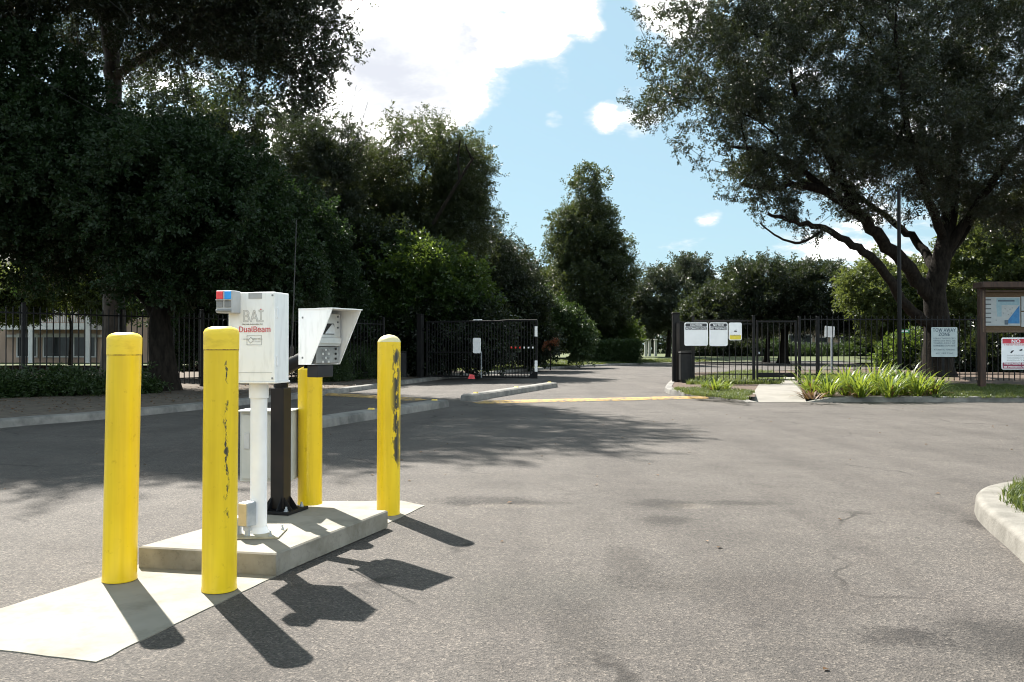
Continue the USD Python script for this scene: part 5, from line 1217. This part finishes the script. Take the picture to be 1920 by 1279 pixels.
lily_src = []
rng = np.random.default_rng(51)
spots = [(1522, 741, 1.0, "lily clump"), (1553, 744, .8, ""), (1585, 741, 1.02, ""), (1612, 745, .85, ""), (1640, 741, 1.08, ""), (1668, 745, .9, ""), (1695, 741, 1.06, ""), (1722, 744, .88, ""), (1748, 742, .78, ""), (1660, 736, 1.0, ""), (1600, 736, .95, "")]
wh = ("leftmost of the row, beside the walk", "low and second from the walk", "tall and third from the walk", "low, at the kerb left of the row's middle", "tall, in the middle of the row", "low, at the kerb right of the row's middle", "tall, in front of the dark pole's foot", "low, right of the dark pole", "at the right end of the row by the tow away sign", "in the back row right of centre", "in the back row left of centre")
for i, (px, py, sc, _) in enumerate(spots):
    c = G(px, py, KH - .02)
    lab = "light green clump, " + wh[i]
    if i < 4:
        t = thing("lily_clump", lab, "plant", c, group="strap leaved clumps on the right island")
        v, f = lily(rng, 85, .78 * sc, .016); part(t, "leaves", (v + c, f), "lily_leaf", kind="stuff", smooth=True)
        v, f = lily(rng, 7, .5 * sc, .016); part(t, "dry_leaves", (v * [1.3, 1.3, .8] + c, f), "dry_leaf", "withered brown leaves", kind="stuff", smooth=True); lily_src.append((t, sc))
    else:
        s = lily_src[1 + i % 3]; copy_of(s[0], "lily_clump", lab, "plant", c, rng.uniform(0, 6), "strap leaved clumps on the right island", sc / s[1])
for i, (px, py, sc) in enumerate(((1340, 736, .62), (1362, 733, .45), (1322, 730, .42))):
    copy_of(lily_src[0][0], "lily_clump", ("strap leaved clump in front of the short sign fence", "small strap leaved clump right of it by the walk gate", "small strap leaved clump in front of the motor cabinet")[i], "plant", G(px, py, KH - .02), rng.uniform(0, 6), "strap leaved clumps before the short fence", sc)
c = G(1524, 748, KH - .02); t = thing("withered_plant", "small withered reddish brown plant at the walk's right edge", "plant", c)
v, f = lily(rng, 22, .34, .018); part(t, "leaves", (v * [1.4, 1.4, .8] + c, f), "dry_leaf", kind="stuff")
c = G(1541, 742, KH - .02); single("kerb_stub", MB().box(c + Z1 * .12, (.05, .05, .26), ch=.006), "mid_black", "short dark stake in the bed near the walk", "stake")

# grass: near island and island lawn
def tuft(rng, n, h, w):
    V, F = [], []
    for i in range(n):
        a = rng.uniform(0, 6.28); d = np.array([math.cos(a), math.sin(a)]); sd = np.array([-d[1], d[0], 0]); L = h * rng.uniform(.5, 1.2); o = np.array([*rng.normal(0, h * .45, 2), 0]); e0 = rng.uniform(.15, .9)
        k = len(V); tip = o + np.array([*(d * L * math.sin(e0)), L * math.cos(e0)]); mid = o + np.array([*(d * L * .4 * math.sin(e0 * .6)), L * .55])
        V += [o - sd * w, o + sd * w, mid + sd * w * .8, mid - sd * w * .8, tip]; F += [[k, k + 1, k + 2], [k, k + 2, k + 3], [k + 3, k + 2, k + 4]]
    return np.array(V), np.array(F)


def scatter(poly, n, rng):
    from shapely.geometry import Polygon, Point
    import shapely
    pg = Polygon(poly); x0, y0, x1, y1 = pg.bounds; p = np.c_[rng.uniform(x0, x1, n * 3), rng.uniform(y0, y1, n * 3)]
    return p[shapely.contains_xy(pg, p[:, 0], p[:, 1])][:n]


def grass(name, poly, n, h, w, z, blades=22, mat="grass_blade", tri=None):
    rng = np.random.default_rng(n); p = scatter(poly, n, rng); a = rng.uniform(0, 6.28, len(p))
    q = np.c_[np.zeros((len(p), 2)), np.sin(a / 2), np.cos(a / 2)]
    instancer("/World/" + numbered("/World/" + name).rsplit("/", 1)[1], [tuft(rng, blades, h, w) for _ in range(4)], mat, np.c_[p, np.full(len(p), z)], q, rng.uniform(.6, 1.3, len(p)), rng.integers(0, 4, len(p)), pname="tuft")


inp = [tuple(a) for a in inner_near]
grass("grass", [p for p in inp if p[1] > 3.6] + [(9, 8.0), (9, 3.6)], 6500, .085, .003, .106)
grass("grass", [tuple(G(1758, 745, .12)[:2]), tuple(G(1925, 745, .12)[:2]), (14.5, 21.5), (14.5, 25), (9.8, 25), (9.6, 21)], 2600, .07, .005, .108, mat="grass_blade")
grass("grass", [tuple(G(1262, 730, .12)[:2]), tuple(G(1300, 741, .12)[:2]), tuple(G(1395, 750, .12)[:2]), tuple(G(1410, 735, .12)[:2]), tuple(G(1330, 728, .12)[:2])], 700, .08, .005, .112, mat="grass_blade")
rng = np.random.default_rng(88); k_ = rng.integers(0, len(li) - 1, 4200); w1 = rng.random(4200)[:, None]; o1 = rng.random(4200) * 4.2
q_xy = li[k_] * w1 + li[k_ + 1] * (1 - w1) + ln_[k_] * o1[:, None]; qz = np.interp(o1, [b_[0] for b_ in BK], [b_[1] for b_ in BK]); ok = (q_xy[:, 0] < 16)
a_ = rng.uniform(0, 6.28, 4200)
instancer("/World/" + numbered("/World/grass").rsplit("/", 1)[1], [tuft(rng, 22, .11, .012) for _ in range(4)], "grass_blade", np.c_[q_xy, qz][ok], np.c_[np.zeros((4200, 2)), np.sin(a_ / 2), np.cos(a_ / 2)][ok], rng.uniform(.6, 1.3, 4200)[ok], rng.integers(0, 4, 4200)[ok], pname="tuft")
grass("grass", [(5.3, 25.6), (8.0, 25.6), (9.4, 30), (11.5, 38), (9.8, 37), (6.6, 30)], 1500, .16, .009, .112)
grass("grass", [(10.2, 26.8), (13.4, 26.8), (13.6, 30), (11.5, 33), (10.6, 31)], 700, .14, .009, .112)
# leaf litter under the left trees and stray leaves on the asphalt
rng = np.random.default_rng(77)
lt = MB()
pl2 = scatter([tuple(p) for p in [(-9.4, 10), (-7.6, 14), (-5.2, 21), (-3.6, 29), (-6, 30), (-12, 18), (-13, 12)]], 900, rng)
for x, y in pl2:
    a = rng.uniform(0, 6.28); L = rng.uniform(.03, .07); d = np.array([math.cos(a), math.sin(a), rng.uniform(-.1, .3)]) * L; s = np.array([-math.sin(a), math.cos(a), rng.uniform(-.2, .2)]) * L * .4; o = np.array([x, y, KH])
    lt.add([o, o + d * .5 + s + Z1 * .01, o + d, o + d * .5 - s + Z1 * .01], [[0, 1, 2, 3]])
single("leaf_litter", lt, "dry_leaf", kind="stuff")
lt = MB()
for x, y in scatter([(-8, 3), (8, 3), (8, 17), (-6, 17)], 130, rng):
    if x < -.4 and 2.5 < y < 6.6: continue
    a = rng.uniform(0, 6.28); L = rng.uniform(.02, .05); d = np.array([math.cos(a), math.sin(a), .1]) * L; s = np.array([-math.sin(a), math.cos(a), .1]) * L * .4; o = np.array([x, y, .004])
    lt.add([o, o + d * .5 + s + Z1 * .006, o + d, o + d * .5 - s + Z1 * .006], [[0, 1, 2, 3]])
single("fallen_leaves", lt, "dry_leaf", kind="stuff")
